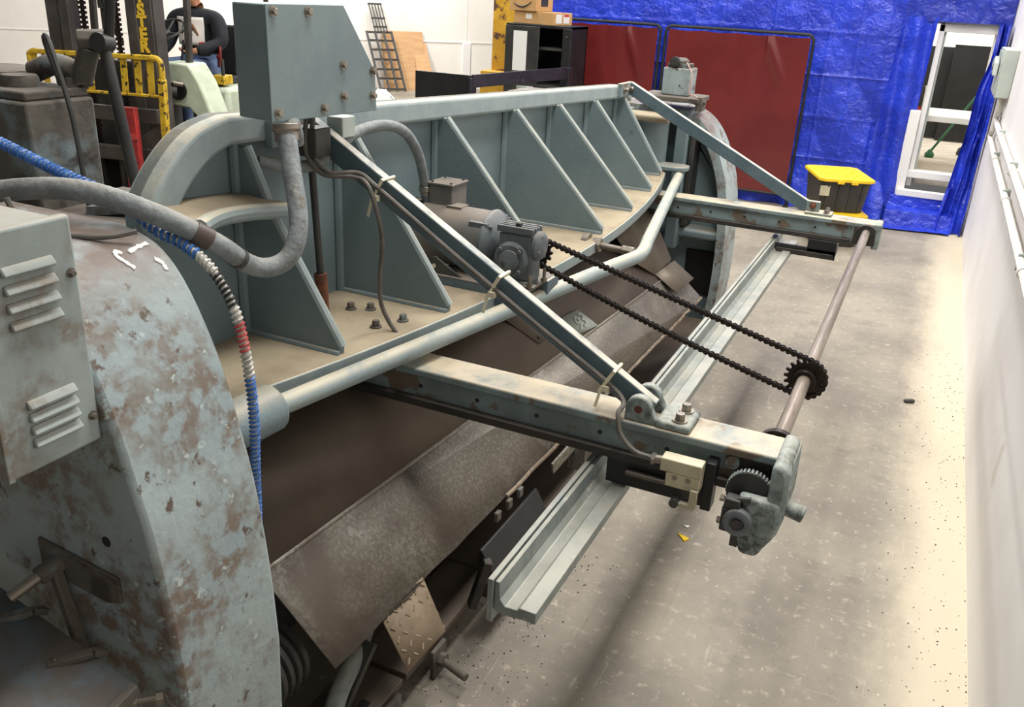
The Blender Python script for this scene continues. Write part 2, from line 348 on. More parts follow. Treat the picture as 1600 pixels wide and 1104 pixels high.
def tarp_drape(u, v):   # gathered curtain on the right side of the door, running on to the right wall
    z = .005 + v * 1.95; gather = math.exp(-((z - 1.32) / .25) ** 2)
    x0 = .20 + .17 * min(1, v * 1.2) ** .9 - .03 * gather
    k = min(1, u / .7); x = x0 + (.455 - x0) * k
    f_ = math.sin(u * 17 + z * 2.2 + 3 * nz3(u * 2, z * 2)) + .6 * math.sin(u * 31 - z * 4 + 2 * nz3(u * 3, z * 3, 7))
    y = 9.66 + .15 * v - .038 * f_ - .05 * nz3(u * 4, z * 4, 8) - .06 * (1 - v) ** 3 - .08 * gather * math.sin(u * PI)
    if u > .7: q = (u - .7) / .3; y -= q * (.10 + .32 * v ** 2); x = .455 + .012 * math.sin(q * 9 + z * 5)
    return V((x, y, z))
tag(B().grid(tarp_drape, 90, 150).out('blue_tarp', 'tarp'), 'gathered blue tarp curtain hanging between the doorway and the white wall', 'tarp')
def tarp_step(u, v):
    x = -.26 + u * .62; s = v * 1.0
    pr = [(9.42, .006), (9.56, .012), (9.60, .15), (9.79, .155), (9.80, .27), (10.0, .275)]
    t = s * (len(pr) - 1); i = min(int(t), len(pr) - 2); f_ = t - i
    y = pr[i][0] + (pr[i + 1][0] - pr[i][0]) * f_; z = pr[i][1] + (pr[i + 1][1] - pr[i][1]) * f_
    q = .022 * abs(nz3(x * 8, y * 9 + z * 9, 1)) + .008
    return V((x, y - q * .6 + .04 * math.sin(x * 5) * (1 - v), z + q))
tag(B().grid(tarp_step, 60, 60).out('blue_tarp', 'tarp'), 'rumpled blue tarp spread over the low step in front of the doorway', 'tarp')

# ------------------------------------------------------------------ maroon welding curtains
def curtain(x0, x1, label):
    y = 9.76; z0, z1 = .13, 1.76
    t = thing('welding_curtain', ((x0 + x1) / 2, y, 0), label, 'curtain', group='welding curtains')
    r = .07; P = []
    for cx, cz, a0 in ((x0 + r, z1 - r, 180), (x1 - r, z1 - r, 90)):
        for k in range(7): a = math.radians(a0 - 15 * k); P.append((cx + r * math.cos(a), y, cz + r * math.sin(a)))
    P = [(x0, y, .02)] + P + [(x1, y, .02)]
    B().tube(P, .016, 8).out('frame', 'black', t)
    B().tube([(x0, y, z0), (x1, y, z0)], .014, 8).out('bottom_rail', 'black', t)
    for x in (x0, x1): B().box(x - .02, x + .02, y - .12, y + .1, 0, .03).out('foot', 'black', t)
    def f(u, v):
        X = x0 + .03 + u * (x1 - x0 - .06); Z = z0 + .01 + v * (z1 - z0 - .04)
        top = .010 * abs(math.sin(u * PI * 4)) * (v ** 6) * -1
        d = (u - .72) * .85 + (1 - v) * -.45; fold = .05 * math.exp(-((d + .02) / .035) ** 2) * max(0, v - .62) * 2 if u > .7 else 0
        return V((X, y - .004 + .008 * nz3(X * 2, Z * 1.5) - fold + top, Z + top))
    B().grid(f, 60, 50).out('vinyl_sheet', 'curtain', t)
curtain(-4.1, -2.86, 'maroon vinyl welding curtain behind the open black cabinet')
curtain(-2.80, -1.26, 'maroon vinyl welding curtain nearest the doorway, in black tube frame')

# ------------------------------------------------------------------ storage totes
tm = Matrix.Rotation(math.radians(23.5), 4, 'Z')
def tote(z, label, dx=0, dy=0):
    L_, W_, Hh = .66, .47, .315
    t = thing('storage_tote', (-.69 + dx, 8.62 + dy, z), label, 'tote', rz=math.radians(20), group='black and yellow totes')
    def ring(w_, l_, z_, c=.04):
        return [(w_ / 2 - c, -l_ / 2, z_), (w_ / 2, -l_ / 2 + c, z_), (w_ / 2, l_ / 2 - c, z_), (w_ / 2 - c, l_ / 2, z_), (-w_ / 2 + c, l_ / 2, z_), (-w_ / 2, l_ / 2 - c, z_), (-w_ / 2, -l_ / 2 + c, z_), (-w_ / 2 + c, -l_ / 2, z_)]
    b = B(); R0, R1 = ring(W_ * .82, L_ * .84, 0), ring(W_ * .95, L_ * .95, Hh - .03)
    b.add(R0 + R1, [tuple(range(7, -1, -1)), tuple(range(8, 16))] + [(i, (i + 1) % 8, (i + 1) % 8 + 8, i + 8) for i in range(8)])
    b.out('body', 'toteblack', t, .006, local=True)
    for k in range(4):
        x = (-.33 + .22 * k) * W_
        B().bar((x * .92, -L_ * .42 - .004, .02), (x, -L_ * .472 - .004, Hh - .06), .02, .012, (0, -1, 0)).out('rib', 'toteblack', t, .003, local=True)
        y = (-.33 + .22 * k) * L_
        B().bar((W_ * .41 + .004, y * .92, .02), (W_ * .472 + .004, y, Hh - .06), .012, .02).out('rib', 'toteblack', t, .003, local=True)
    b = B(); R0, R1, R2 = ring(W_ + .02, L_ + .02, Hh - .035), ring(W_ + .02, L_ + .02, Hh - .008), ring(W_ - .05, L_ - .05, Hh)
    b.add(R0 + R1 + R2, [tuple(range(7, -1, -1)), tuple(range(16, 24))] + [(i + o, (i + 1) % 8 + o, (i + 1) % 8 + 8 + o, i + 8 + o) for o in (0, 8) for i in range(8)])
    lid = b.out('lid', 'toteyellow', t, .004, local=True)
    for k in range(4):
        for j in range(5):
            x = (-.36 + .24 * k) * (W_ - .1); y = (-.4 + .2 * j) * (L_ - .1)
            B().box(x - .035, x + .035, y - .04, y + .04, Hh - .001, Hh + .004).out('raised_square', 'toteyellow', lid, .002, local=True)
    for sx in (-1, 1): B().box(sx * .06 - .03, sx * .06 + .03, -L_ / 2 - .022, -L_ / 2 - .005, Hh - .05, Hh - .02).out('latch_tab', 'toteyellow', lid, .003, local=True)
    return t
tote(0, 'lower black tote with yellow lid, under another tote')
t2 = tote(.318, 'upper black tote with yellow lid, stacked by the blue tarp')
B().box(-.225, -.14, -.318, -.316, .15, .24).out('paper_label', 'cream', t2, local=True)

# ------------------------------------------------------------------ safety switch and conduits on the right wall
t = thing('disconnect_switch', (.486, 8.3, 1.42), 'grey disconnect switch box with lever on the white wall', 'switch box')
B().box(.38, .486, 8.0, 8.62, 1.44, 1.80).out('box', 'greybox', t, .008)
B().box(.372, .38, 8.03, 8.59, 1.46, 1.78).out('cover', 'greybox', t, .004)
B().prism([(8.02, 1.60), (8.2, 1.62), (8.42, 1.66), (8.40, 1.71), (8.2, 1.74), (8.05, 1.70)], 'x', .33, .365).out('lever', 'greybox', t, .008)
B().cyl((.325, 8.12, 1.66), (.372, 8.12, 1.66), .022).out('pivot', 'darksteel', t)
for k, P in enumerate(([(.455, 8.25, 1.45), (.455, 8.25, 1.30), (.455, 8.2, 1.24), (.455, 5.2, 1.24), (.455, 2.2, 1.24)], [(.455, 8.42, 1.45), (.455, 8.42, 1.16), (.455, 8.36, 1.08), (.455, 5.2, 1.08), (.455, 2.2, 1.08)], [(.455, 8.34, 1.45), (.455, 8.34, 1.34), (.47, 8.34, 1.28)])):
    n_ = ('upper white painted conduit running along the right wall', 'lower white painted conduit running along the right wall', 'short white conduit stub below the disconnect switch')[k]
    c = tag(B().tube(spline(P, 6), .02, 10).out('wall_conduit', 'conduitwall'), n_, 'conduit', 'wall conduits')
    if k < 2:
        for y in (7.2, 5.6, 4.0):
            B().tube([(.455, y - .02, P[-1][2]), (.455, y + .02, P[-1][2])], .026, 10).out('coupling', 'conduitwall', c)
            B().box(.445, .486, y + .2, y + .225, P[-1][2] - .045, P[-1][2] + .03).out('strap', 'greybox', c, .002)

# ------------------------------------------------------------------ doorway contents
t = thing('work_table', (.1, 11.0, .46), 'white topped table seen through the doorway', 'table')
B().box(-.28, .46, 10.5, 11.4, .96, 1.02).out('tabletop', 'white', t, .005)
for x in (-.24, .42):
    for y in (10.55, 11.35): B().box(x - .025, x + .025, y - .025, y + .025, .46, .96).out('leg', 'white', t)
tag(B().box(-1.0, .22, 13.2, 13.26, .47, 1.62).out('black_panel', 'black', bevel=.004), 'tall black panel standing behind the white table in the doorway', 'panel')
tag(B().box(.05, .46, 13.05, 13.12, .47, 1.66).out('black_panel', 'black', bevel=.004), 'black panel with higher top edge in the doorway, right one', 'panel')
t = thing('spray_bottle', (-.17, 10.62, 1.02), 'small bottle with red base on the white table in the doorway', 'bottle')
B().lathe((-.17, 10.62, 1.021), (0, 0, 1), [(.028, 0), (.03, .01), (.03, .07)], 14).out('base', 'red', t)
B().lathe((-.17, 10.62, 1.091), (0, 0, 1), [(.03, 0), (.03, .11), (.012, .14), (.012, .19), (.02, .19), (.02, .21)], 14).out('bottle', 'toteblack', t)
tag(B().lathe((-.12, 10.56, 1.021), (0, 0, 1), [(.03, 0), (.03, .26), (.034, .26), (.034, .29), (.008, .3), (.008, .36)], 14).out('caulk_tube', 'white'), 'clear white cylinder tube standing on the doorway table', 'tube')
t = thing('push_broom', (.0, 11.6, .46), 'green handled broom leaning through the doorway room', 'broom')
B().tube([(.03, 11.45, .52), (.60, 11.9, 1.55)], .014, 10).out('handle', 'green', t)
B().lathe((.03, 11.45, .46), (0, 0, 1), [(.05, 0), (.055, .04), (.03, .07), (.015, .09)], 12).out('brush_head', 'green', t)
tag(B().lathe((.36, 11.9, .46), (.3, 0, 1), [(.05, 0), (.055, .06), (.04, .09)], 12).out('paint_can', 'toteblack'), 'small dark can on the floor beyond the doorway', 'can')

# ------------------------------------------------------------------ black cabinet with cartons, post, boards
t = thing('storage_cabinet', (-4.0, 9.3, 0), 'tall black metal cabinet with open shelf bay and paper note on door', 'cabinet')
X0, X1, Y0, Y1, ZT = -4.39, -3.62, 9.1, 9.55, 1.70
B().box(X0, X1, Y1 - .02, Y1, 0, ZT).out('back_panel', 'black', t)
B().box(X1 - .02, X1, Y0, Y1, 0, ZT).out('side_panel', 'black', t)
B().box(X0, X0 + .02, Y0, Y1, 0, ZT).out('side_panel', 'black', t)
B().box(X0, X1, Y0, Y1, ZT - .03, ZT + .001).out('top_panel', 'black', t, .004)
B().box(X0, X1, Y0, Y1, 0, .08).out('plinth', 'black', t)
d = B().box(X0, X0 + .40, Y0 - .02, Y0, .08, ZT - .02).out('door', 'toteblack', t, .004)
B().box(X0 + .10, X0 + .26, Y0 - .024, Y0 - .02, 1.22, 1.63).out('paper_note', 'white', d)
B().box(X1 - .10, X1, Y0 - .02, Y0, .08, ZT - .02).out('door_edge', 'black', t, .004)
B().cyl((X1 - .05, Y0 - .03, 1.6), (X1 - .05, Y0 - .02, 1.6), .008).out('lock', 'steel', t)
B().box(X0 + .36, X1 - .02, Y0 + .03, Y1 - .02, 1.45, 1.475).out('shelf', 'darksteel', t)
B().box(X0 + .30, X1 - .02, Y0 - .03, Y1 - .02, 1.06, 1.09).out('shelf', 'darksteel', t)
B().box(X0 + .30, X1 - .05, Y0 - .035, Y0 - .02, .1, 1.08).out('door', 'black', t, .004)

def carton(name, c, s, rz, label, logo=False):
    t = thing(name, c, label, 'carton', rz=rz, group='cartons on the black cabinet'); a, b_, h = s
    B().box(-a / 2, a / 2, -b_ / 2, b_ / 2, 0, h).out('carton_body', 'card', t, .004, local=True)
    B().box(-a / 2 - .001, a / 2 + .001, -.025, .025, h - .0005, h + .0012).out('tape', 'cardside', t, local=True)
    return t
c1 = carton('cardboard_carton', (-4.06, 9.32, 1.702), (.52, .36, .125), math.radians(-12), 'long flat cardboard carton with shipping labels on the black cabinet')
B().box(-.10, -.02, -.183, -.18, .05, .10).out('address_label', 'print', c1, local=True)
for k in range(2): B().box(.26, .262, -.13 + .14 * k, -.02 + .14 * k, .02, .11).out('shipping_label', 'print', c1, local=True)
B().box(.262, .2635, .02, .11, .085, .11).out('label_stripe', 'printred', c1, local=True)
c2 = carton('cardboard_carton', (-4.20, 9.30, 1.829), (.36, .30, .24), math.radians(-14), 'smaller cardboard carton with curved black arrow, on top of the flat carton')
B().tube([(-.12 + .24 * k / 10, -.152, .04 + .045 * ((k / 10 - .45) / .5) ** 2) for k in range(11)], .006, 6, rr=[.004 + .005 * math.sin(PI * k / 10) for k in range(11)]).out('printed_arrow', 'black', c2, local=True)
B().box(.18, .182, -.06, .06, .05, .14).out('side_mark', 'darksteel', c2, local=True)

t = thing('steel_column', (-4.9, 10.25, 0), 'yellow painted steel building column with chipped dark patch', 'column')
B().box(-5.08, -4.78, 10.15, 10.18, 0, 4).box(-5.08, -4.78, 10.37, 10.40, 0, 4).box(-4.95, -4.91, 10.18, 10.37, 0, 4).out('h_beam', 'postyellow', t)
B().box(-5.16, -4.6, 10.0, 10.5, 0, 1.10).out('base_guard', 'postyellow', t, .01)
# open black metal case standing in front of the column
mc = basis((.98, .04, 0), (.0, 1, 0), (-4.68, 7.67, 0))
t = thing('metal_case', (-4.4, 8.2, 0), 'black open-fronted metal case standing in front of the yellow column', 'case')
def cp(p, q_, z0, z1, name, th=.03, m='black'):
    return B().prism([(p[0], p[1]), (q_[0], q_[1]), (q_[0] - th * .3, q_[1] + th), (p[0] - th * .3, p[1] + th)], 'z', z0, z1).out(name, m, t, .003)
A, Bc, Cc = (-4.68, 7.69), (-4.05, 7.70), (-3.58, 9.0)
cp(A, Bc, 0, 1.26, 'end_panel')
M['scuffblack'] = mat('scuffed_black', '201c22', '2c2630', 7, .4, .6, .4, wear='5a4d44', wscale=9, wlo=.62, whi=.7)
B().bar((Bc[0], Bc[1], 1.21), (Cc[0], Cc[1], 1.25), .03, .12).out('top_rail', 'scuffblack', t, .003)
B().bar((Bc[0], Bc[1] + .02, .1), (Cc[0], Cc[1], .1), .03, .2).out('bottom_rail', 'scuffblack', t, .003)
B().bar((Bc[0], Bc[1], .2), (Bc[0], Bc[1], 1.24), .11, .03, (1, 0, 0)).out('upright', 'scuffblack', t, .003)
B().bar((Cc[0], Cc[1], .2), (Cc[0], Cc[1], 1.3), .11, .03, (1, 0, 0)).out('upright', 'scuffblack', t, .003)
B().box(-3.86, -3.68, 8.28, 8.30, 1.10, 1.15).out('latch_plate', 'greybox', t, .004)
# boards and lattice rack leaning on the oblique wall
def lean(name, t0, t1, h, n, m, label, cat, top=None):
    b = B(); P = [ob(t0, 0.0, n), ob(t1, 0.0, n), ob(t1 - (0 if top is None else top), h, .05), ob(t0, h, .05)]
    d = V((.014, -.014, 0)); b.add(P + [p + d for p in P], [(0, 1, 2, 3), (7, 6, 5, 4), (0, 4, 5, 1), (1, 5, 6, 2), (2, 6, 7, 3), (3, 7, 4, 0)])
    return tag(b.out(name, m), label, cat)
lean('board', -.62, .28, 1.12, .35, 'wood', 'tan board leaning against the white wall, taller one', 'board', .05)
lean('board', .05, .42, .92, .50, 'wood', 'tan board leaning against the white wall, shorter one in front', 'board', .12)
t = thing('lattice_rack', tuple(ob(-.7, 0, .5)), 'black lattice rack frame leaning against the tan boards', 'rack')
def lp(s, z): return ob(-1.05 + s + .18 * z * -1 + .28, z, .75 - .40 * z)
for s in (0, .17, .34, .5): B().bar(lp(s, .02), lp(s, 1.12), .045, .03, (1, -1, 0)).out('upright', 'darksteel', t)
for z in (.05, .25, .42, .6, .78, .95, 1.10): B().bar(lp(0, z), lp(.5, z), .03, .04).out('cross_bar', 'darksteel', t)
for s in (.18, .24, .30, .36, .42): B().bar(lp(s, 1.12), lp(s, 1.62), .022, .02, (1, -1, 0)).out('top_upright', 'darksteel', t)
for z in (1.2, 1.36, 1.62): B().bar(lp(.16, z), lp(.44, z), .025, .035).out('cross_bar', 'darksteel', t)
tag(B().grid(lambda u, v: V((-8.9 + .3 * math.cos(2 * PI * u) * (1 - v * .8) * (1 + .15 * nz3(u * 6, v * 3)), 13.5 + .25 * math.sin(2 * PI * u) * (1 - v * .8), v ** .7 * .30 + .02 * nz3(u * 8, v * 8))), 24, 12).out('white_bag', 'white'), 'crumpled white plastic bag on the floor below the tan boards', 'bag')

# ------------------------------------------------------------------ forklift (local frame: x across, y to the rear, z up)
FA = math.radians(11.5)
FK = thing('forklift', (-6.0, 5.15, 0), 'pale green forklift with yellow load backrest behind the machine', 'forklift', rz=FA)
def fk(b, n, m, bev=0, par=None): return b.out(n, m, par or FK, bev, local=True)
for sx, n_ in ((-1, 'l'), (1, 'r')):
    r = fk(B().box(sx * .43 - .055, sx * .43 + .055, .03, .16, .05, 2.5), 'mast_rail', 'mast', .006)
    fk(B().box(sx * .30 - .045, sx * .30 + .045, .0, .13, .1, 2.4), 'inner_rail', 'mast', .006)
fk(B().box(.33, .47, .012, .03, .05, 2.5), 'rail_face', 'mast', .003)
for x in (-.17, .13):
    ch = fk(B().box(x - .012, x + .012, .05, .07, .3, 2.3), 'lift_chain', 'chain')
    for k in range(46): fk(B().box(x - .026, x + .026, .045, .075, .62 + k * .036, .642 + k * .036), 'link', 'chain', 0, ch)
fk(B().cyl((-.02, .12, .2), (-.02, .12, 1.75), .03).cyl((-.02, .12, 1.75), (-.02, .12, 2.4), .045), 'lift_cylinder', 'darksteel')
fk(B().tube([(.12, .1, 1.5), (.05, .08, 1.7), (-.03, .08, 2.0)], .02, 8), 'hydraulic_hose', 'darksteel')
for z in (.62, .93): fk(B().box(-.55, .52, -.12, -.06, z, z + .11), 'carriage_bar', 'mast', .006)
fk(B().add([(.30, -.1, .80), (.56, -.1, .95), (.56, -.1, .62), (.30, -.1, .62), (.30, -.06, .80), (.56, -.06, .95), (.56, -.06, .62), (.30, -.06, .62)], [(0, 1, 2, 3), (7, 6, 5, 4), (0, 4, 5, 1), (1, 5, 6, 2), (2, 6, 7, 3), (3, 7, 4, 0)]), 'carriage_plate', 'mast')
# load backrest
br = fk(B().bar((-.5, -.15, 1.415), (.56, -.15, 1.43), .04, .035), 'backrest_top_rail', 'yellow', .006)
fk(B().bar((-.12, -.15, 1.145), (.6, -.15, 1.15), .03, .02), 'backrest_lower_rail', 'yellow', .004)
fk(B().tube(spline([(.54, -.15, 1.43), (.60, -.15, 1.42), (.625, -.15, 1.37), (.62, -.15, 1.25)], 5), .024, 8), 'backrest_corner', 'yellow')
fk(B().bar((.62, -.15, 1.28), (.585, -.15, .42), .055, .05, (0, 1, 0)), 'backrest_post', 'yellow', .008)
fk(B().tube(spline([(-.48, -.15, 1.42), (-.53, -.15, 1.40), (-.54, -.15, 1.35), (-.53, -.15, 1.0)], 5), .022, 8), 'backrest_corner', 'yellow')
for x in (-.50, -.40, -.19, .0, .19, .30, .42, .53): fk(B().bar((x, -.15, 1.41), (x - .012, -.15, 1.15), .055, .012, (0, 1, 0)), 'backrest_slat', 'yellow', .003)
# forks
for x, h in ((.345, 1.06), (-.36, 1.06)):
    f_ = fk(B().box(x - .065, x + .065, -.24, -.19, .12, h).box(x - .065, x + .065, -1.2, -.19, .08, .12), 'fork', 'red', .006)
fk(B().box(.275, .415, -.245, -.24, .82, .86), 'tape_band', 'printred')
# body
fk(B().prism([(.26, 1.35), (.52, 1.35), (.61, 1.21), (.71, .94), (.62, .89), (.50, 1.0), (.30, 1.02)], 'y', .35, .62), 'cowl', 'lift', .015)
fk(B().box(-.5, .26, .35, .62, .5, 1.34), 'dash_panel', 'mast', .015)
fk(B().cyl((.42, .33, 1.14), (.42, .36, 1.14), .075, n=20), 'cowl_opening', 'black')
fk(B().cyl((.28, .22, 1.14), (.43, .31, 1.13), .045, n=16).cyl((.20, .15, 1.15), (.29, .23, 1.14), .02, n=12), 'tilt_cylinder', 'darksteel')
fk(B().cyl((.40, .31, 1.20), (.47, .345, 1.185), .022), 'hydraulic_fitting', 'steel')
fk(B().box(-.5, .56, .6, 2.4, .38, .62), 'chassis', 'mast', .02)
fk(B().box(-.5, .48, 1.0, 2.1, .62, 1.10), 'engine_hood', 'lift', .04)
fk(B().box(.12, .30, .995, 1.0, .75, 1.02), 'hood_vent', 'black')
fk(B().box(-.55, .55, 2.1, 2.7, .35, 1.15), 'counterweight', 'lift', .06)
fk(B().box(.10, .52, .62, 1.0, .58, .64), 'step_plate', 'mast', .01)
for sx in (-1, 1):
    for y in (.45, 2.15):
        w_ = fk(B().lathe((sx * .52 - sx * .12, y, .36), (sx, 0, 0), [(.20, 0), (.34, .02), (.36, .05), (.36, .19), (.34, .22), (.2, .24)], 28), 'wheel', 'rubber')
        fk(B().lathe((sx * .52 - sx * .12, y, .36), (sx, 0, 0), [(.19, .2), (.19, .235), (.06, .25)], 20), 'hub', 'lift', 0, w_)
        for k in range(20):
            a = 2 * PI * k / 20; fk(B().bar((sx * .53 - sx * .1, y + .36 * math.cos(a), .36 + .36 * math.sin(a)), (sx * .53 + sx * .07, y + .36 * math.cos(a), .36 + .36 * math.sin(a)), .05, .02, (0, math.cos(a), math.sin(a))), 'tread_lug', 'rubber', 0, w_)
# overhead guard, steering wheel, seat
for x, y in ((.44, .5), (-.44, .5)): fk(B().bar((x, y, 1.3), (x + .02, y + .05, 2.35), .05, .045, (0, 1, 0)), 'guard_post', 'mast', .008)
for x in (-.42, .42): fk(B().tube([(x, 2.05, 1.1), (x, 1.75, 2.35)], .025, 8), 'guard_post', 'mast')
fk(B().bar((-.44, .55, 2.35), (.46, .55, 2.35), .05, .05).bar((-.42, 1.75, 2.35), (.42, 1.75, 2.35), .05, .05).bar((.44, .55, 2.35), (.42, 1.75, 2.35), .05, .05).bar((-.44, .55, 2.35), (-.42, 1.75, 2.35), .05, .05), 'guard_roof_frame', 'mast')
fk(B().bar((.0, .52, 2.12), (-.44, .52, 2.1), .07, .06).box(.0, .06, .5, .56, 1.68, 2.12), 'dash_frame', 'mast', .005)
sw = basis((1, 0, .08), (0, .8, .45), (.08, .74, 1.575))
fk(B().tube([sw @ V((.165 * math.cos(2 * PI * k / 32), .165 * math.sin(2 * PI * k / 32), 0)) for k in range(32)], .011, 8, closed=True), 'steering_wheel', 'darksteel')
s_ = B()
for a in (90, 200, 335): s_.tube([sw @ V((0, 0, -.03)), sw @ V((.16 * math.cos(math.radians(a)), .16 * math.sin(math.radians(a)), 0))], .010, 8)
fk(s_.lathe(sw @ V((0, 0, -.05)), sw.col[2].xyz, [(.035, 0), (.035, .03), (.02, .045)], 14), 'steering_spokes', 'darksteel')
fk(B().cyl((.08, .70, 1.53), (.02, .58, 1.0), .03), 'steering_column', 'darksteel')
fk(B().prism([(-.16, 1.2), (.02, 1.2), (.06, 1.48), (-.02, 1.53), (-.10, 1.45)], 'y', .6, .68), 'instrument_pod', 'mast', .015)
for x, z in ((.13, 1.50), (.20, 1.46)): fk(B().cyl((x - .03, .86, 1.15), (x + .05, .84, z), .009, n=8), 'control_lever', 'darksteel')
fk(B().box(-.2, .34, 1.0, 1.5, 1.10, 1.17), 'seat_cushion', 'black', .03)
fk(B().bar((.07, 1.5, 1.15), (.07, 1.62, 1.6), .48, .09, (0, 1, 0)), 'seat_back', 'black', .03)
fk(B().box(.28, .42, 1.05, 1.2, 1.12, 1.20), 'yellow_bracket', 'yellow', .01)
fk(B().tube(spline([(.30, 1.0, 1.12), (.36, .98, 1.08), (.38, .98, .98), (.38, .985, .93)], 6), .018, 8), 'seat_belt', 'darksteel')
fk(B().lathe((.385, 1.05, 1.36), (-.8, -.6, .1), [(.03, -.02), (.085, -.012), (.095, 0), (.09, .008), (.03, -.002), (.02, .02), (.008, .024)], 22), 'red_knob_wheel', 'redwheel')
fk(B().cyl((.40, 1.07, 1.15), (.40, 1.07, 1.34), .015), 'wheel_stem', 'darksteel')
# vertical lettering on the mast rail
for k, c in enumerate('HYSTER'):
    text_mesh(c, .125, .003, 'rail_letter', 'letter', FK, basis((1, 0, 0), (0, 0, 1), (.385, .008, 1.93 - k * .0875)), bold=.006)

# ------------------------------------------------------------------ person on the forklift
PR = thing('person', (-6.0, 5.15, 0), 'person in black hoodie with white print and blue jeans, seated on the forklift', 'person', rz=FA)
def skin(name, pts, edges, m, parent, sub=2, roots=(0,)):
    me = bpy.data.meshes.new(name); me.from_pydata([p[:3] for p in pts], edges, []); o = bpy.data.objects.new(name, me); COL.objects.link(o)
    md = o.modifiers.new('skin', 'SKIN'); md.use_smooth_shade = True
    if not me.skin_vertices: me.skin_vertices.new()
    sv = me.skin_vertices[0].data
    for i, p in enumerate(pts):
        r = p[3]; sv[i].radius = r if isinstance(r, tuple) else (r, r); sv[i].use_root = (i in roots)
    s_ = o.modifiers.new('sub', 'SUBSURF'); s_.levels = s_.render_levels = sub
    me.materials.append(M[m]); o.parent = parent; return o
hx, hy = .08, 1.22
# upper body in hoodie (pelvis, belly, chest, neck, arms)
skin('hoodie', [(hx, hy, 1.20, (.17, .12)), (hx, hy - .01, 1.36, (.165, .12)), (hx, hy, 1.55, (.19, .125)), (hx, hy + .01, 1.68, (.13, .10)), (hx, hy - .01, 1.76, (.075, .075)),
     (hx - .21, hy, 1.665, .085), (hx - .26, hy - .06, 1.45, .068), (hx - .21, hy - .27, 1.38, .055),
     (hx + .21, hy, 1.665, .085), (hx + .27, hy - .05, 1.46, .072), (hx + .16, hy - .22, 1.405, .056), (hx - .22, hy - .30, 1.37, .045), (hx + .13, hy - .25, 1.40, .046)],
     [(0, 1), (1, 2), (2, 3), (3, 4), (3, 5), (5, 6), (6, 7), (3, 8), (8, 9), (9, 10), (7, 11), (10, 12)], 'hoodie', PR)
skin('jeans', [(hx, hy, 1.22, (.16, .12)), (hx + .10, hy - .12, 1.25, .095), (hx + .16, hy - .42, 1.27, .075), (hx + .16, hy - .52, .95, .055), (hx + .15, hy - .5, .72, .05),
     (hx - .10, hy - .12, 1.25, .095), (hx - .17, hy - .42, 1.27, .075), (hx - .17, hy - .52, .95, .055), (hx - .16, hy - .5, .72, .05)],
     [(0, 1), (1, 2), (2, 3), (3, 4), (0, 5), (5, 6), (6, 7), (7, 8)], 'jeans', PR)
# body: pelvis, trunk, head, arms and hands in one mesh; fingers are chains rooted inside the palms
pts = []; ed = []; roots = []
def chain(P, root=None):
    i0 = len(pts)
    for k, p in enumerate(P):
        pts.append(p)
        if k: ed.append((i0 + k - 1, i0 + k))
    if root is not None: ed.append((root, i0))
    else: roots.append(i0)
    return i0
chain([(hx, hy, 1.22, .10), (hx, hy, 1.45, .09), (hx, hy, 1.66, .09), (hx, hy, 1.72, .055), (hx, hy - .015, 1.79, .056), (hx, hy - .05, 1.835, (.062, .07)), (hx, hy - .03, 1.90, (.074, .09)), (hx, hy - .01, 1.97, (.078, .095)), (hx, hy, 2.03, (.06, .07))])
def limb_hand(arm, fwd, side):
    w_ = V(arm[-1][:3]); fwd = V(fwd).normalized(); side = V(side).normalized(); up = side.cross(fwd)
    P = list(arm)
    for d, r in ((.04, (.03, .02)), (.075, (.034, .018)), (.095, (.028, .014))): a = w_ + fwd * d; P.append((a.x, a.y, a.z, r))
    chain(P, 2)
    for s_, L in ((-.03, .062), (-.01, .072), (.01, .07), (.028, .054)):
        b_ = w_ + fwd * .078 + side * s_
        chain([(a.x, a.y, a.z, r) for a, r in ((b_, .0095), (b_ + fwd * L * .45 - up * .004, .009), (b_ + fwd * L * .75 - up * .02, .0085), (b_ + fwd * L * .85 - up * .04, .0075))])
    b_ = w_ + fwd * .04 - side * .022
    chain([(a.x, a.y, a.z, r) for a, r in ((b_, .012), (b_ + fwd * .03 - side * .02, .011), (b_ + fwd * .055 - side * .022 - up * .01, .009))])
limb_hand([(hx + .20, hy, 1.65, .055), (hx + .27, hy - .05, 1.46, .045), (hx + .13, hy - .25, 1.40, .03)], (-1, -.35, -.1), (.3, -1, .1))
limb_hand([(hx - .20, hy, 1.65, .055), (hx - .26, hy - .06, 1.45, .045), (hx - .22, hy - .30, 1.37, .03)], (.15, -1, -.5), (1, .1, 0))
body = skin('body', pts, ed, 'skin', PR, roots=roots)
# face features on the head (jaw, nose, ears, hair)
B().lathe((hx, hy - .125, 1.905), (0, -1, -.3), [(.02, -.01), (.018, .012), (.008, .03)], 10).out('nose', 'skin', body, local=True)
for sx in (-1, 1):
    B().lathe((hx + sx * .085, hy - .01, 1.90), (sx, -.2, 0), [(.03, -.012), (.032, .0), (.018, .012)], 12).out('ear', 'skin', body, local=True)
    B().lathe((hx + sx * .032, hy - .108, 1.945), (0, -1, 0), [(.013, -.01), (.012, .004), (.005, .009)], 10).out('eye', 'white', body, local=True)
B().bar((hx - .03, hy - .113, 1.853), (hx + .03, hy - .113, 1.853), .008, .012).out('mouth', mat('lips', '8a4f45', None, rough=.6), body, .003, local=True)
B().grid(lambda u, v: V((hx + .10 * math.cos(2 * PI * u) * math.cos(v * 1.5), hy + .012 + .115 * math.sin(2 * PI * u) * math.cos(v * 1.5), 1.965 + .12 * math.sin(v * 1.5))), 24, 8).out('hair', 'hoodie', body, local=True)
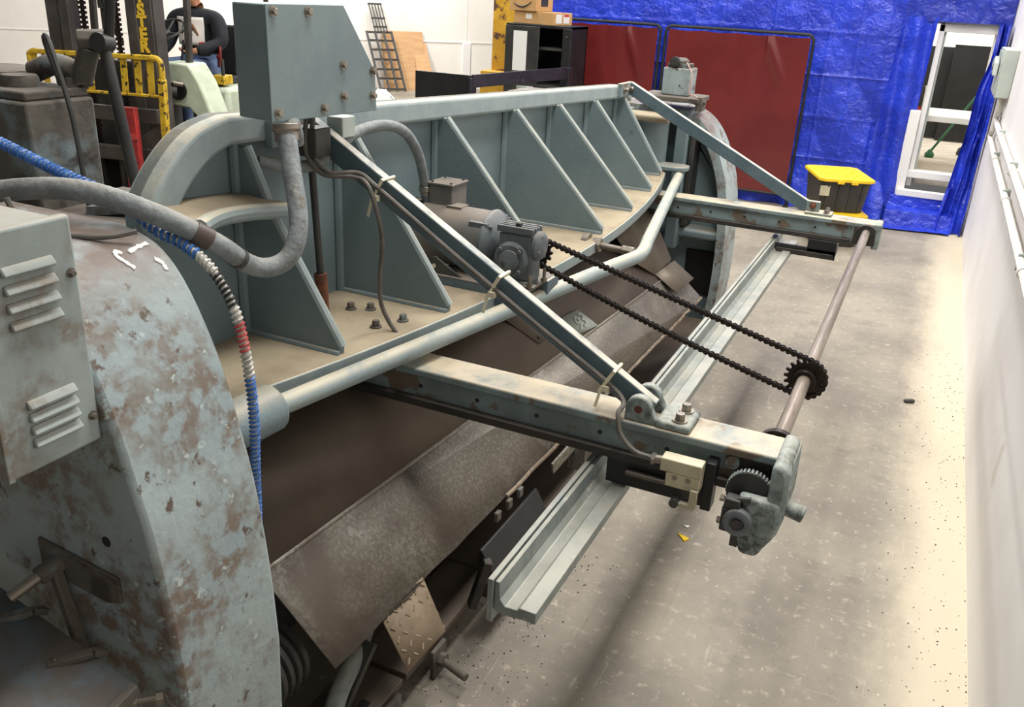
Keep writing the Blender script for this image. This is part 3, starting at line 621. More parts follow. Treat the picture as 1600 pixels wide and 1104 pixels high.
# print on the chest
def chest(u, v): return V((hx - .13 + .26 * u, hy - .142 + .05 * (2 * u - 1) ** 2 - .004 * math.sin(v * 7), 1.44 + .235 * v))
B().grid(chest, 14, 8).out('chest_print', 'print', PR, solid=.004, local=True)
def onchest(u, v, d=.006): p = chest(u, v); p.y -= d; return p
B().tube([onchest(*a) for a in ((.28, .62), (.38, .74), (.52, .78), (.66, .70), (.76, .52), (.84, .36))], .012, 6, rr=[.006, .014, .018, .017, .012, .006]).out('printed_figure', 'printbrown', PR, local=True)
B().tube([onchest(*a) for a in ((.66, .62), (.60, .48), (.64, .36))], .008, 6).tube([onchest(*a) for a in ((.34, .66), (.30, .5), (.24, .42))], .008, 6).out('printed_figure', 'hoodie', PR, local=True)
B().add([onchest(.84, .02), onchest(.99, .02), onchest(.99, .14), onchest(.84, .12)], [(0, 1, 2, 3)]).out('printed_corner', 'printred', PR, solid=.002, local=True)

# ------------------------------------------------------------------ the shear
SH = thing('power_shear', (-1.7, 3.4, 0), 'huge grey-blue power shear with ribbed ram, worn paint and dust', 'shear machine')
def sh(b, n, m, bev=0, par=None, **k): return b.out(n, m, par or SH, bev, **k)
# near end frame
prof = [(-1.165, 0), (-1.163, .37), (-1.157, .58), (-1.17, .795), (-1.199, 1.018), (-1.228, 1.14), (-1.251, 1.233), (-1.285, 1.33), (-1.335, 1.432), (-1.385, 1.497), (-1.44, 1.532), (-1.52, 1.55), (-2.7, 1.55), (-2.7, 0)]
prof = prof[:2] + [(p.x, p.z) for p in spline([(a, 0, b_) for a, b_ in prof[2:12]], 3)] + prof[12:]
nf = sh(B().prism(prof, 'y', 1.0, 1.3), 'end_frame', 'frame', .012)
# white paint marks on top of the near frame
def profz(x):
    for a, b_ in zip(prof, prof[1:]):
        if b_[0] <= x <= a[0] and a[0] - b_[0] > 1e-6: return a[1] + (b_[1] - a[1]) * (x - a[0]) / (b_[0] - a[0])
    return 1.55
for P in ([(-1.414, 1.202), (-1.424, 1.195), (-1.412, 1.187), (-1.398, 1.192), (-1.382, 1.202)], [(-1.413, 1.218), (-1.419, 1.245), (-1.422, 1.275)], [(-1.388, 1.258), (-1.378, 1.268), (-1.366, 1.266)]):
    C_ = spline([(x, y, 0) for x, y in P], 5); vs_ = []
    for i, p in enumerate(C_):
        d_ = (C_[min(i + 1, len(C_) - 1)] - C_[max(i - 1, 0)]).normalized(); n_ = V((-d_.y, d_.x, 0)) * (.0045 + .003 * nz3(i * .9, P[0][1] * 50))
        for sgn in (-1, 1): q = p + n_ * sgn; vs_.append((q.x, q.y, profz(q.x) + .0015))
    sh(B().add(vs_, [(2 * i, 2 * i + 1, 2 * i + 3, 2 * i + 2) for i in range(len(C_) - 1)]), 'paint_mark', 'white', 0, nf, solid=.001)
# far end frame: web plus rim flange
fo = [(-2.6, 1.42), (-1.55, 1.42), (-1.42, 1.41), (-1.31, 1.375), (-1.21, 1.28), (-1.12, 1.11), (-1.06, .89), (-1.035, .59), (-1.035, .32), (-1.055, .1), (-1.07, 0)]
def inset(P, d):
    o = []
    for i, p in enumerate(P):
        a = V(P[max(i - 1, 0)]); b_ = V(P[min(i + 1, len(P) - 1)]); t_ = (b_ - a).normalized(); o.append((p[0] - abs(t_.y) * d, p[1] - abs(t_.x) * d))
    return o
fo = [(p.x, p.z) for p in spline([(a, 0, b_) for a, b_ in fo], 4)]
fi = inset(fo, .055)
ff = sh(B().prism(fo + fi[::-1], 'y', 5.45, 5.78), 'end_frame', 'frame', .012)
sh(B().prism(fi + [(-2.6, 0)], 'y', 5.60, 5.64), 'web_plate', 'paint', 0, ff)
sh(B().box(-1.42, -1.34, 5.40, 5.60, .55, 1.42), 'guide_pillar', 'paint', .01, ff)
sh(B().box(-1.33, -1.30, 5.43, 5.60, .70, 1.30), 'guide_strip', 'darksteel', .004, ff)
sh(B().box(-1.66, -1.06, 5.46, 5.62, .62, .68), 'cross_web', 'paint', .02, ff)
sh(B().box(-1.30, -1.09, 5.585, 5.6, .22, .52), 'frame_opening', 'black', .03, ff)
sh(B().box(-1.66, -1.29, 5.32, 5.62, 1.465, 1.495), 'top_plate', 'dirt', .006, ff)
cb = sh(B().box(-1.54, -1.37, 5.40, 5.56, 1.495, 1.655), 'cylinder_block', 'frame', .008, ff)
sh(B().box(-1.52, -1.39, 5.42, 5.54, 1.655, 1.68).lathe((-1.455, 5.47, 1.68), (0, 0, 1), [(.05, 0), (.05, .015), (.03, .03)], 16), 'block_cap', 'dirt', .004, ff)
sh(B().lathe((-1.475, 5.40, 1.688), (0, -1, 0), [(.03, -.02), (.03, .01), (.018, .012), (.018, .02)], 16), 'port_plug', 'darksteel', 0, ff)
sh(B().tube(spline([(-1.40, 5.40, 1.69), (-1.355, 5.38, 1.62), (-1.36, 5.38, 1.52), (-1.32, 5.4, 1.50), (-1.28, 5.4, 1.44), (-1.31, 5.42, 1.38)], 6), .004, 6), 'thin_wire', mat('pink_wire', 'c9a49a', None), 0, ff)
sh(B().box(-1.31, -1.27, 5.36, 5.46, 1.42, 1.50).bolt((-1.27, 5.40, 1.47), (1, 0, 0), .014), 'top_bracket', 'dirt', .004, ff)
# machine bed between the end frames (mostly hidden under the chute)
bed = sh(B().box(-2.6, -1.62, 1.3, 5.46, 0, .80), 'bed', 'grime', .01)

# ---- ram
RAM = sh(B().box(-1.738, -1.702, 1.35, 5.42, .86, 1.40), 'ram', 'paint')
def topz(y): return 1.708 - .0445 * (y - 1.80)
P1 = [(1.50, 1.50), (1.525, 1.545), (1.576, 1.603), (1.641, 1.656), (1.71, 1.688), (1.80, 1.706)]; P2 = [(y, topz(y)) for y in (2.5, 3.2, 3.9, 4.6, 5.0)] + [(5.12, 1.555), (5.2, 1.53)]
outer = [(p.x, p.z) for p in spline([(a, 0, b_) for a, b_ in P1], 3)] + P2
sh(B().prism(outer + [(5.2, 1.40), (1.50, 1.40)], 'x', -1.738, -1.702), 'back_plate', 'paint', 0, RAM)
inner = [(p.x, p.z) for p in spline([(1.575, 0, 1.47), (1.60, 0, 1.50), (1.64, 0, 1.545), (1.69, 0, 1.585), (1.74, 0, 1.612), (1.80, 0, 1.631)], 3)] + [(y, z - .075) for y, z in P2]
sh(B().prism(outer + inner[::-1], 'x', -1.75, -1.655), 'top_flange', 'edge', .014, RAM, seg=3)
def bow(y): return -1.185 - .23 * ((y - 3.4) / 1.85) ** 2
ys = [1.40 + 3.9 * k / 26 for k in range(27)]
sh(B().prism([(bow(y), y) for y in ys] + [(-1.72, 5.30), (-1.72, 1.40)], 'z', 1.045, 1.08), 'bottom_shelf', 'shelf', .006, RAM)
sh(B().prism([(bow(y) + .004, y) for y in ys] + [(bow(y) - .03, y) for y in ys[::-1]], 'z', 1.03, 1.076), 'shelf_lip', 'edge', .004, RAM)
for k, y in enumerate((1.86, 2.325, 2.94, 3.55, 4.045, 4.55, 5.02)):
    zt = topz(y) - .075; xb = bow(y) - .02; th = .012
    top = [(-1.665, zt + .02), (-1.66, zt - .02)]
    if k == 0: pts_ = [(-1.70, 1.08), (xb, 1.08), (xb, 1.10), (-1.58, 1.44), (-1.66, 1.62), (-1.70, 1.62)]
    else: pts_ = [(-1.70, 1.08), (xb, 1.08), (xb, 1.10), (-1.648, zt + .005), (-1.70, zt + .02)]
    sh(B().prism(pts_, 'y', y - th, y + th), 'rib', 'paint', .006, RAM)
    e = [(pts_[2][0], pts_[2][1]), (pts_[3][0], pts_[3][1])] if k else [(pts_[2][0], pts_[2][1]), (pts_[3][0], pts_[3][1]), (pts_[4][0], pts_[4][1])]
    sh(B().tube([(a, y, b_) for a, b_ in e], .013, 8), 'rib_edge', 'edge', 0, RAM)
    sh(B().cyl((-1.695, y - .016, 1.08), (-1.695, y - .016, zt), .016, n=8), 'weld_fillet', 'paint', 0, RAM)
    sh(B().cyl((-1.70, y - .014, 1.082), (xb, y - .014, 1.082), .010, n=8), 'weld_bead', 'paint', 0, RAM)
# end gusset at the near top corner
def gus(u, v):
    y = 1.50 + .37 * u; xo = -1.50 - .06 * math.sin(u * PI) - .02 * u; x = -1.70 + (xo + 1.70) * v
    return V((x, y, 1.475 + .012 * (1 - v) + .02 * (1 - u) - .01 * u))
sh(B().grid(gus, 12, 4), 'corner_gusset', 'shelf', 0, RAM, solid=.03)
sh(B().tube([gus(k / 12, 1) for k in range(13)], .022, 10), 'gusset_edge', 'edge', 0, RAM)
sh(B().tube(spline([(-1.50, 1.50, 1.49), (-1.55, 1.42, 1.50), (-1.66, 1.50, 1.50)], 4), .022, 8), 'gusset_edge', 'edge', 0, RAM)
sh(B().box(-1.70, -1.48, 1.36, 1.41, 1.08, 1.40), 'end_plate', 'paint', .01, RAM)
sh(B().box(-1.735, -1.60, 1.30, 5.4, .84, 1.045), 'blade_beam', 'grime', .005, RAM)
# far ram end: rounded housing
sh(B().lathe((-1.56, 5.30, .9), (0, 0, 1), [(.12, 0), (.12, .44), (.135, .46), (.135, .48)], 28), 'end_housing', 'paint', 0, RAM)
sh(B().box(-1.70, -1.40, 5.12, 5.36, 1.36, 1.395), 'housing_ledge', 'shelf', .012, RAM)
# small bolts lying on / through the shelf
for x, y in ((-1.555, 2.17), (-1.50, 2.20), (-1.40, 2.08), (-1.36, 2.17)):
    sh(B().bolt((x, y, 1.08), (0, 0, 1), .012, .018), 'shelf_bolt', 'dirt', 0, RAM)
# vertical push rod with rusty sleeve
sh(B().cyl((-1.60, 2.05, 1.66), (-1.60, 2.08, 1.20), .011, n=12), 'push_rod', 'darksteel', 0, RAM)
sh(B().cyl((-1.60, 2.08, 1.215), (-1.60, 2.085, 1.08), .02, n=14), 'rod_sleeve', 'rust', 0, RAM)

# ---- truss bar along the shelf
tb = sh(B().tube([(-1.352, 1.50, 1.05), (-1.20, 2.31, 1.05), (-1.03, 3.22, 1.05), (-.998, 3.36, 1.05), (-.990, 3.43, 1.05), (-1.0, 3.52, 1.05), (-1.03, 3.66, 1.05), (-1.325, 5.25, 1.06)], .028, 16), 'truss_bar', 'edge')
sh(B().cyl((-1.38, 1.30, 1.045), (-1.352, 1.545, 1.05), .062, n=20), 'anchor_boss', 'paint', .008, tb)
sh(B().prism([(-1.70, 5.14), (-1.33, 5.14), (-1.285, 5.16), (-1.265, 5.20), (-1.27, 5.26), (-1.31, 5.29), (-1.70, 5.29)], 'z', 1.085, 1.115), 'anchor_lug', 'paint', .008, tb)
sh(B().cyl((-1.27, 3.43, 1.065), (-1.04, 3.43, 1.055), .014, n=12), 'adjuster_stud', 'steel', 0, tb)
sh(B().lathe((-1.20, 3.43, 1.062), (1, 0, -.03), [(.034, 0), (.034, .03), (.03, .035)], 6, False).lathe((-1.245, 3.43, 1.062), (1, 0, -.03), [(.045, 0), (.045, .025)], 18), 'adjuster_nut', 'steel', .002, tb)
sh(B().lathe((-1.07, 3.43, 1.056), (1, 0, -.03), [(.024, 0), (.024, .05)], 6, False), 'stud_head', 'steel', .003, tb)

# ---- discharge chute of bent sheets
def sheet(P, n, m, par=None, th=.004): return B().add(P, [tuple(range(len(P)))]).out(n, m, par or SH, 0, solid=th)
bn, bf = (-1.33, 1.43, .62), (-1.165, 4.80, .60)
ch = sheet([(-1.58, 1.33, .93), bn, bf, (-1.58, 4.95, .93)], 'chute_upper_sheet', 'chute')
le = [(-1.108, 1.44)] + [(-1.105 + .07 * (y - 1.44) / 3.5 + .008 * nz3(y * 7, 2), y) for y in [1.5 + .07 * k for k in range(49)]] + [(-1.036, 4.98)]
cl = sheet([bf, bn] + [(x, y, .40 + .004 * nz3(y * 11, 1)) for x, y in le], 'chute_lower_sheet', 'chute2')
sh(B().tube([bn, bf], .006, 6), 'bend_line', 'chute2')
sh(B().tube([(x, y, .40) for x, y in le[14:]], .008, 6), 'rolled_edge', mat('edge_rust', '8a7a66', '6a5a4a', 20, .4, .6, .6))
ua, ub, uc = V((-1.58, 1.33, .93)), V(bn), V(bf); un = (ub - ua).cross(uc - ua).normalized(); un = un if un.z > 0 else -un
def onup(x, y, d=.006): return V((x, y, ua.z - (un.x * (x - ua.x) + un.y * (y - ua.y)) / un.z)) + un * d
def strip(P, n, m): return sheet([onup(x, y) for x, y in P], n, m, None, .003)
pm = mat('patch_sheet', '71675a', '655b4f', 5, .4, .6, .55, metal=.3)
strip([(-1.50, 4.30), (-1.30, 4.33), (-1.205, 4.50), (-1.205, 4.80), (-1.50, 5.0)], 'chute_patch_sheet', pm)
sheet([(-1.203, 4.50, .642), (-1.09, 4.575, .535), (-1.078, 4.90, .535), (-1.190, 4.83, .642)], 'chute_patch_sheet', pm, None, .003)
ps = strip([(-1.50, 2.90), (-1.30, 3.136), (-1.295, 3.27), (-1.42, 3.16), (-1.50, 3.10)], 'chute_patch_sheet', 'chute')
sh(B().bolt(onup(-1.315, 3.15, .008), un, .005, .004), 'patch_screw', 'darksteel', 0, ps)
np_ = sh(B().add([onup(-1.315, 3.39), onup(-1.245, 3.47), onup(-1.225, 3.645), onup(-1.30, 3.56)], [(0, 1, 2, 3)]), 'number_plate', 'greybox', 0, None, solid=.008)
yax = V((-.9, 0, .75)); yax = (yax - un * yax.dot(un)).normalized(); xax = yax.cross(un)
text_mesh('93', .10, .004, 'raised_digit', 'greybox', np_, basis(xax, yax, onup(-1.268, 3.518, .012) - V(SH['_o'])))
# diamond tread plate hanging from the chute edge
dp = sheet([(-1.115, 1.66, .405), (-1.105, 1.87, .405), (-1.00, 1.83, .275), (-1.015, 1.645, .265)], 'tread_plate', 'diamond', None, .006)
o0, du, dv = V((-1.115, 1.66, .405)), V((.01, .21, 0)), V((.1, -.02, -.135))
nrm = du.cross(dv).normalized()
if nrm.z < 0: nrm = -nrm
for i in range(6):
    for j in range(5):
        c = o0 + du * ((i + .5) / 6) + dv * ((j + .5) / 5) + nrm * .004; d = (du.normalized() + dv.normalized() * (1 if (i + j) % 2 else -1)) * .009
        sh(B().bar(c - d * .75, c + d * .75, .006, .007, nrm), 'tread_bump', 'diamond', .001, dp)
# base slotted plates, brackets, pulley and hose under the chute
bp = sh(B().box(-1.27, -1.09, 1.36, 1.74, .10, .125), 'slotted_base_plate', 'chute', .003)
bp2 = sh(B().box(-1.27, -1.09, 1.76, 2.32, .10, .125), 'slotted_base_plate', 'chute', .003)
for par, y in ((bp, 1.58), (bp2, 1.99)):
    sh(B().box(-1.15, -1.12, y - .035, y + .035, .1255, .127), 'slot', 'black', .0, par)
    sh(B().bolt((-1.20, y + .02, .125), (0, 0, 1), .02, .022), 'clamp_bolt', 'darksteel', 0, par)
for par, y in ((bp, 1.66), (bp2, 1.93)):
    sh(B().box(-1.085, -1.07, y - .04, y + .04, -.0, .11), 'bracket', 'dirt', .003, par)
    sh(B().cyl((-1.07, y, .06), (-.96, y - .03, .055), .013, n=12).lathe((-1.07, y, .06), (1, 0, 0), [(.024, 0), (.024, .02)], 6, False), 'adjusting_bolt', 'dirt', 0, par)
sh(B().box(-1.60, -1.09, 2.34, 5.4, 0, .12), 'base_rail', 'chute', .01)
pl = B()
for k in range(4): pl.lathe((-1.33, 1.36 + .03 * k, .34), (0, 1, 0), [(.10, 0), (.115, .005), (.115, .02), (.10, .026), (.10, .03)], 28)
sh(pl, 'belt_pulley', 'darksteel')
sh(B().tube(spline([(-1.12, 1.38, .02), (-1.16, 1.50, .20), (-1.18, 1.64, .27), (-1.24, 1.78, .28)], 8), .028, 12), 'drain_hose', 'conduit')
sh(B().bar((-1.16, 1.52, .16), (-1.15, 1.66, .30), .04, .02), 'hose_clip', 'darksteel')
# dark angle piece and scrap-arm bracket on the base beneath the chute
sh(B().prism([(-1.06, .26), (-.99, .20), (-.985, .21), (-1.055, .33), (-1.065, .33)], 'y', 2.17, 2.62), 'scrap_guide', 'black', .003)
sh(B().bar((-1.07, 2.14, .12), (-1.03, 2.17, .30), .04, .03), 'guide_bracket', 'grime', .004)
sh(B().bar((-1.05, 2.75, .35), (-1.02, 2.95, .40), .01, .05), 'link_strap', 'chute2', .002)
sh(B().box(-1.05, -.98, 2.92, 3.05, .27, .40).bolt((-.98, 2.98, .36), (1, 0, 0), .016), 'link_bracket', 'dirt', .01)
for k in range(3): sh(B().box(-1.078, -1.062, 2.30 + .09 * k, 2.33 + .09 * k, .36, .395), 'guide_tab', 'dirt', .003)

# ---- near side of the frame: crank shaft, plate, treadle cover
sh(B().prism([(-1.53, .93), (-1.30, .905), (-1.30, .845), (-1.34, .832), (-1.53, .85)], 'y', .992, 1.0), 'backing_plate', 'dirt', .003, nf)
sh(B().cyl((-1.475, 1.0, .885), (-1.485, .95, .873), .02, n=16), 'crank_hub', 'dirt', 0, nf)
sh(B().cyl((-1.485, .955, .873), (-1.51, .90, .845), .012, n=14), 'crank_shaft', 'steel', 0, nf)
sh(B().bar((-1.472, .98, .885), (-1.42, .98, .64), .022, .024, (0, 1, 0)), 'crank_arm', 'dirt', .004, nf)
sh(B().lathe((-1.325, 1.0, .985), (0, -1, 0), [(.012, -.001), (.012, .001)], 12), 'bolt_hole', 'black', 0, nf)
tr = B().add([(-1.70, .95, .81), (-1.245, .95, .69), (-1.245, .60, .62), (-1.75, .60, .74)], [(0, 1, 2, 3)]).out('treadle_cover', mat('cover_paint', '6d6660', '6f7b80', 5, .45, .6, .5, bump=.08, wear='4d443d', wscale=6, wlo=.55, whi=.65), SH, 0, solid=.02)
sh(B().bar((-1.235, .95, .68), (-1.235, .6, .61), .02, .05), 'cover_edge', 'dirt', .003, tr)
for x, z in ((-1.53, .775), (-1.36, .735)):
    sh(B().bar((x - .045, .885, z - .008), (x + .015, .945, z + .002), .022, .014).bar((x + .015, .945, z + .003), (x + .02, .97, z - .012), .022, .014), 'hinge_strap', 'dirt', .002, tr)
    sh(B().bolt((x - .035, .895, z + .0), (0, 0, 1), .006, .006), 'strap_bolt', 'steel', 0, tr)
sh(B().cyl((-1.24, .93, .665), (-1.19, .975, .665), .007, n=10).lathe((-1.20, .965, .665), (.75, .65, 0), [(.014, 0), (.014, .014)], 6, False).lathe((-1.235, .935, .665), (.75, .65, 0), [(.014, 0), (.014, .01)], 6, False), 'cover_stud', 'steel', 0, tr)

# ---- hydraulic block behind the near frame
HB = sh(B().box(-2.9, -2.15, 1.585, 1.80, 1.30, 1.71), 'hydraulic_block', 'dirt', .008)
sh(B().box(-2.9, -2.17, 1.60, 1.80, 1.71, 1.735), 'block_lid', 'dirt', .006, HB)
sh(B().lathe((-2.30, 1.69, 1.735), (0, 0, 1), [(.05, 0), (.05, .02), (.045, .03)], 20), 'filler_cap', 'dirt', 0, HB)
sh(B().lathe((-2.48, 1.73, 1.735), (0, 0, 1), [(.12, 0), (.12, .03), (.11, .035)], 24), 'cover_flange', 'dirt', 0, HB)
for x, y in ((-2.40, 1.66), (-2.43, 1.62), (-2.20, 1.77), (-2.36, 1.78)): sh(B().bolt((x, y, 1.735 if x > -2.42 else 1.76), (0, 0, 1), .014, .02), 'cap_bolt', 'dirt', 0, HB)
sh(B().tube(spline([(-2.20, 1.74, 1.74), (-2.21, 1.72, 1.84), (-2.20, 1.71, 1.87), (-2.17, 1.70, 1.85), (-2.10, 1.68, 1.68), (-2.06, 1.66, 1.48), (-2.05, 1.66, 1.36), (-2.04, 1.64, 1.33)], 6), .007, 8), 'bent_oil_pipe', 'darksteel', 0, HB)
sh(B().cyl((-2.19, 1.80, 1.75), (-2.14, 1.80, 1.845), .03, .027, n=14).cyl((-2.16, 1.78, 1.86), (-2.11, 1.83, 1.862), .03, n=8), 'hydraulic_elbow', 'dirt', .003, HB)
sh(B().tube(spline([(-2.33, 1.76, 1.765), (-2.26, 1.78, 1.79), (-2.20, 1.80, 1.765), (-2.185, 1.80, 1.735)], 6), .03, 12), 'hydraulic_pipe', 'dirt', 0, HB)
sh(B().cyl((-2.085, 1.80, 1.85), (-2.02, 1.80, 1.44), .016, n=12).lathe((-2.085, 1.80, 1.858), (.2, -1, .1), [(.026, -.02), (.026, .025)], 14), 'tie_rod', 'darksteel', 0, HB)
sh(B().cyl((-2.09, 1.82, 1.85), (-2.03, 1.80, 2.02), .014, n=10), 'tie_rod', 'darksteel', 0, HB)
sh(B().box(-2.25, -1.80, 1.3, 1.95, 1.36, 1.42), 'top_deck', 'dirt', .01)
sh(B().bar((-2.05, 1.66, 1.43), (-1.88, 1.72, 1.45), .05, .025).bolt((-1.91, 1.71, 1.46), (0, 0, 1)), 'deck_lug', 'dirt', .008)
sh(B().tube(spline([(-1.62, 1.12, 1.62), (-1.60, 1.13, 1.56), (-1.54, 1.15, 1.552), (-1.46, 1.2, 1.548), (-1.42, 1.25, 1.555)], 6), .006, 8), 'loose_wire', 'cable', 0, nf)

# ------------------------------------------------------------------ back gauge
BG = thing('back_gauge', (-.7, 3.4, .9), 'back gauge with two cantilever arms, drive shaft and long angle bar behind the shear', 'back gauge')
def bg(b, n, m, bev=0, par=None, **k): return b.out(n, m, par or BG, bev, **k)
def arm(y, near):
    a = bg(B().box(-1.55, -.135, y, y + .13, .975, 1.0), 'gauge_arm', 'arm', .006)
    bg(B().box(-1.55, -.27, y + .016, y + .114, .905, .976), 'arm_web', 'arm', .003, a)
    bg(B().box(-1.55, -.27, y - .004, y + .134, .88, .906), 'arm_lower_flange', 'grime', .004, a)
    for k in range(5):
        x = -1.22 + .19 * k; bg(B().lathe((x, y + .0165, .94), (0, -1, 0), [(.007, -.004), (.007, .001)], 10), 'bolt_hole', 'black', 0, a)
    return a
na = arm(2.03, True); fa = arm(4.87, False)
# clevis brackets and bracing bars
def clevis(y, a):
    yc = y + .065
    bg(B().box(-.50, -.405, y + .004, y + .126, 1.0, 1.022), 'clevis_base', 'cast', .008, a)
    for s in (-1, 1):
        yy = yc + s * .042
        P = [(-.585, 1.0)] + [(-.548 + .037 * math.cos(math.radians(t_)), 1.038 + .036 * math.sin(math.radians(t_))) for t_ in range(180, -1, -20)] + [(-.503, 1.024), (-.49, 1.0)]
        bg(B().prism(P, 'y', yy - .014, yy + .014), 'clevis_ear', 'cast', .005, a)
    bg(B().cyl((-.548, yc - .058, 1.038), (-.548, yc + .058, 1.038), .011, n=14), 'pivot_pin', 'rust', 0, a)
    for dy in (.032, .098): bg(B().bolt((-.44, y + dy, 1.022), (0, 0, 1), .014, .018), 'hex_bolt', 'steel', 0, a)
clevis(2.03, na)
bg(B().box(-.53, -.39, 4.90, 5.0, 1.0, 1.014), 'foot_plate', 'arm', .003, fa)
bg(B().box(-.53, -.46, 4.93, 4.96, 1.014, 1.068), 'foot_lug', 'arm', .004, fa)
bg(B().bolt((-.495, 4.93, 1.045), (0, -1, 0), .012, .014), 'hex_bolt', 'rust', 0, fa)
for dy in (.02, .08): bg(B().bolt((-.42, 4.90 + dy, 1.014), (0, 0, 1), .012, .016), 'hex_bolt', 'steel', 0, fa)
def brace(y, zt, x0=-1.64, y2=None):
    b = bg(B().bar((x0, y, zt), (-.525, y if y2 is None else y2, 1.020), .034, .066, (0, 0, 1)), 'diagonal_brace', 'brace', .004)
    bg(B().box(-1.66, -1.63, y - .17, y + .03, zt - .045, zt + .03), 'brace_mount', 'arm', .004, b)
    for dy in (-.13, -.04): bg(B().bolt((-1.63, y + dy, zt - .005), (1, 0, 0), .014, .02), 'mount_bolt', 'steel', 0, b)
    return b
nb = brace(2.10, 1.653, y2=2.090); fb = brace(5.09, 1.55, y2=4.99)
bg(B().box(-1.655, -1.53, 1.99, 2.06, 1.585, 1.665), 'mount_block', 'darksteel', .004, nb)
bg(B().box(-1.60, -1.545, 2.135, 2.20, 1.62, 1.68), 'mount_clip', 'greybox', .003, nb)
# drive shaft, collar, sprocket
sx, sz = -.20, .955
ds = bg(B().cyl((sx, 2.12, sz), (sx, 4.98, sz), .021, n=18), 'drive_shaft', 'rod')
bg(B().lathe((sx, 2.17, sz), (0, 1, 0), [(.022, 0), (.052, 0), (.052, .02), (.022, .02)], 24), 'shaft_collar', 'chain', 0, ds)
bg(B().lathe((sx, 2.19, sz), (0, 1, 0), [(.03, 0), (.03, .02)], 18).bolt((sx + .03, 2.2, sz + .01), (1, 0, .3), .006, .012), 'collar_hub', 'steel', 0, ds)
def sprocket(x, z, y, r, n):
    P = []
    for k in range(n):
        for da, rr in ((-.36, .86), (-.14, 1.06), (.14, 1.06), (.36, .86)): a = 2 * PI * (k + da) / n; P.append((x + r * rr * math.cos(a), z + r * rr * math.sin(a)))
    return B().prism(P, 'y', y - .005, y + .005)
SY = 2.70
bg(sprocket(sx, sz, SY, .062, 18), 'sprocket', 'chain', .001, ds)
bg(B().lathe((sx, SY - .03, sz), (0, 1, 0), [(.036, 0), (.036, .06)], 18), 'sprocket_hub', 'chain', .002, ds)
gx, gz = -1.135, 1.215
# chain path around both sprockets
ra, rb = .044, .062; dvec = V((sx - gx, 0, sz - gz)); D = dvec.length; dvec /= D; nv = V((-dvec.z, 0, dvec.x));
if nv.z < 0: nv = -nv
sp = (rb - ra) / D; A_, B_ = V((gx, SY, gz)), V((sx, SY, sz))
n1 = (nv * math.sqrt(1 - sp * sp) - dvec * sp); n2 = (-nv * math.sqrt(1 - sp * sp) - dvec * sp)
path = [A_ + n1 * ra, B_ + n1 * rb]
def arc(c, r, a, b_, through):
    aa = math.atan2(a.z, a.x); bb = math.atan2(b_.z, b_.x); out = []
    while bb > aa: bb -= 2 * PI
    for k in range(1, 16): t_ = aa + (bb - aa) * k / 16; out.append(c + V((math.cos(t_), 0, math.sin(t_))) * r)
    return out
path += arc(B_, rb, n1, n2, dvec) + [B_ + n2 * rb]
low = []
a_, b_ = B_ + n2 * rb, A_ + n2 * ra
for k in range(1, 30): t_ = k / 30; q = a_ + (b_ - a_) * t_; q.z -= .012 * math.sin(PI * t_); low.append(q)
path += low + [b_] + arc(A_, ra, n2, n1, -dvec) + [path[0]]
CH = resample(path, .0185)
chn = bg(B().tube(CH[:-1], .0018, 5, closed=True), 'roller_chain', 'chain')
def linkmesh(off, nm):
    P = []
    for c, s in ((-.0092, 1), (.0092, -1)):
        for k in range(7): a = math.radians((60 if s == 1 else 240) + 40 * k); P.append((c + .0088 * math.cos(a), .0088 * math.sin(a)))
        P.append((0, -.0042 * s))
    b = B()
    for s in (-1, 1): b.prism(P, 'y', s * off - .0012, s * off + .0012)
    for c in (-.0092, .0092): b.cyl((c, -off, 0), (c, off, 0), .0045, n=6)
    return b.out(nm, 'chain')
l_in, l_out = linkmesh(.0050, 'link'), linkmesh(.0085, 'link')
for i in range(len(CH) - 1):
    p, q = CH[i], CH[i + 1]; d = (q - p).normalized(); c = (p + q) / 2 - V(BG['_o'])
    m_ = basis(d, (0, 1, 0), c); dup(l_in if i % 2 else l_out, 'link', chn, m_)
for o in (l_in, l_out): bpy.data.objects.remove(o)
# long gauge angle
ga = bg(B().box(-.678, -.664, 1.43, 5.12, .735, .85), 'stop_plate', 'galv', .002)
bg(B().prism([(-.662, .845), (-.650, .845), (-.648, .80), (-.635, .785), (-.605, .787), (-.60, .795), (-.56, .795), (-.56, .765), (-.60, .765), (-.62, .762), (-.655, .762), (-.662, .77)], 'y', 1.435, 5.12), 'angle_bar', 'galv', .002, ga)
# carriages under the arms
def carriage(y, a):
    bg(B().box(-.62, -.325, y + .01, y + .03, .80, .878), 'carriage_plate', 'black', .003, a)
    bg(B().box(-.60, -.36, y + .03, y + .10, .83, .878), 'carriage_block', 'black', .004, a)
    bg(B().box(-.56, -.40, y - .01, y + .01, .845, .856), 'dusty_ledge', 'dirt', .002, a)
    bg(B().cyl((-.565, y + .05, .80), (-.565, y + .05, .83), .02, n=16), 'adjuster_screw', 'darksteel', 0, a)
    bg(B().box(-.345, -.318, y - .03, y + .02, .815, .955), 'carriage_end_plate', 'black', .003, a)
carriage(2.03, na)
bg(B().box(-.66, -.33, 4.86, 4.88, .78, .83).box(-.48, -.33, 4.86, 4.98, .80, .88), 'carriage_plate', 'black', .003, fa)
bg(B().box(-.64, -.34, 4.852, 4.86, .785, .81), 'carriage_strip', 'grime', .002, fa)
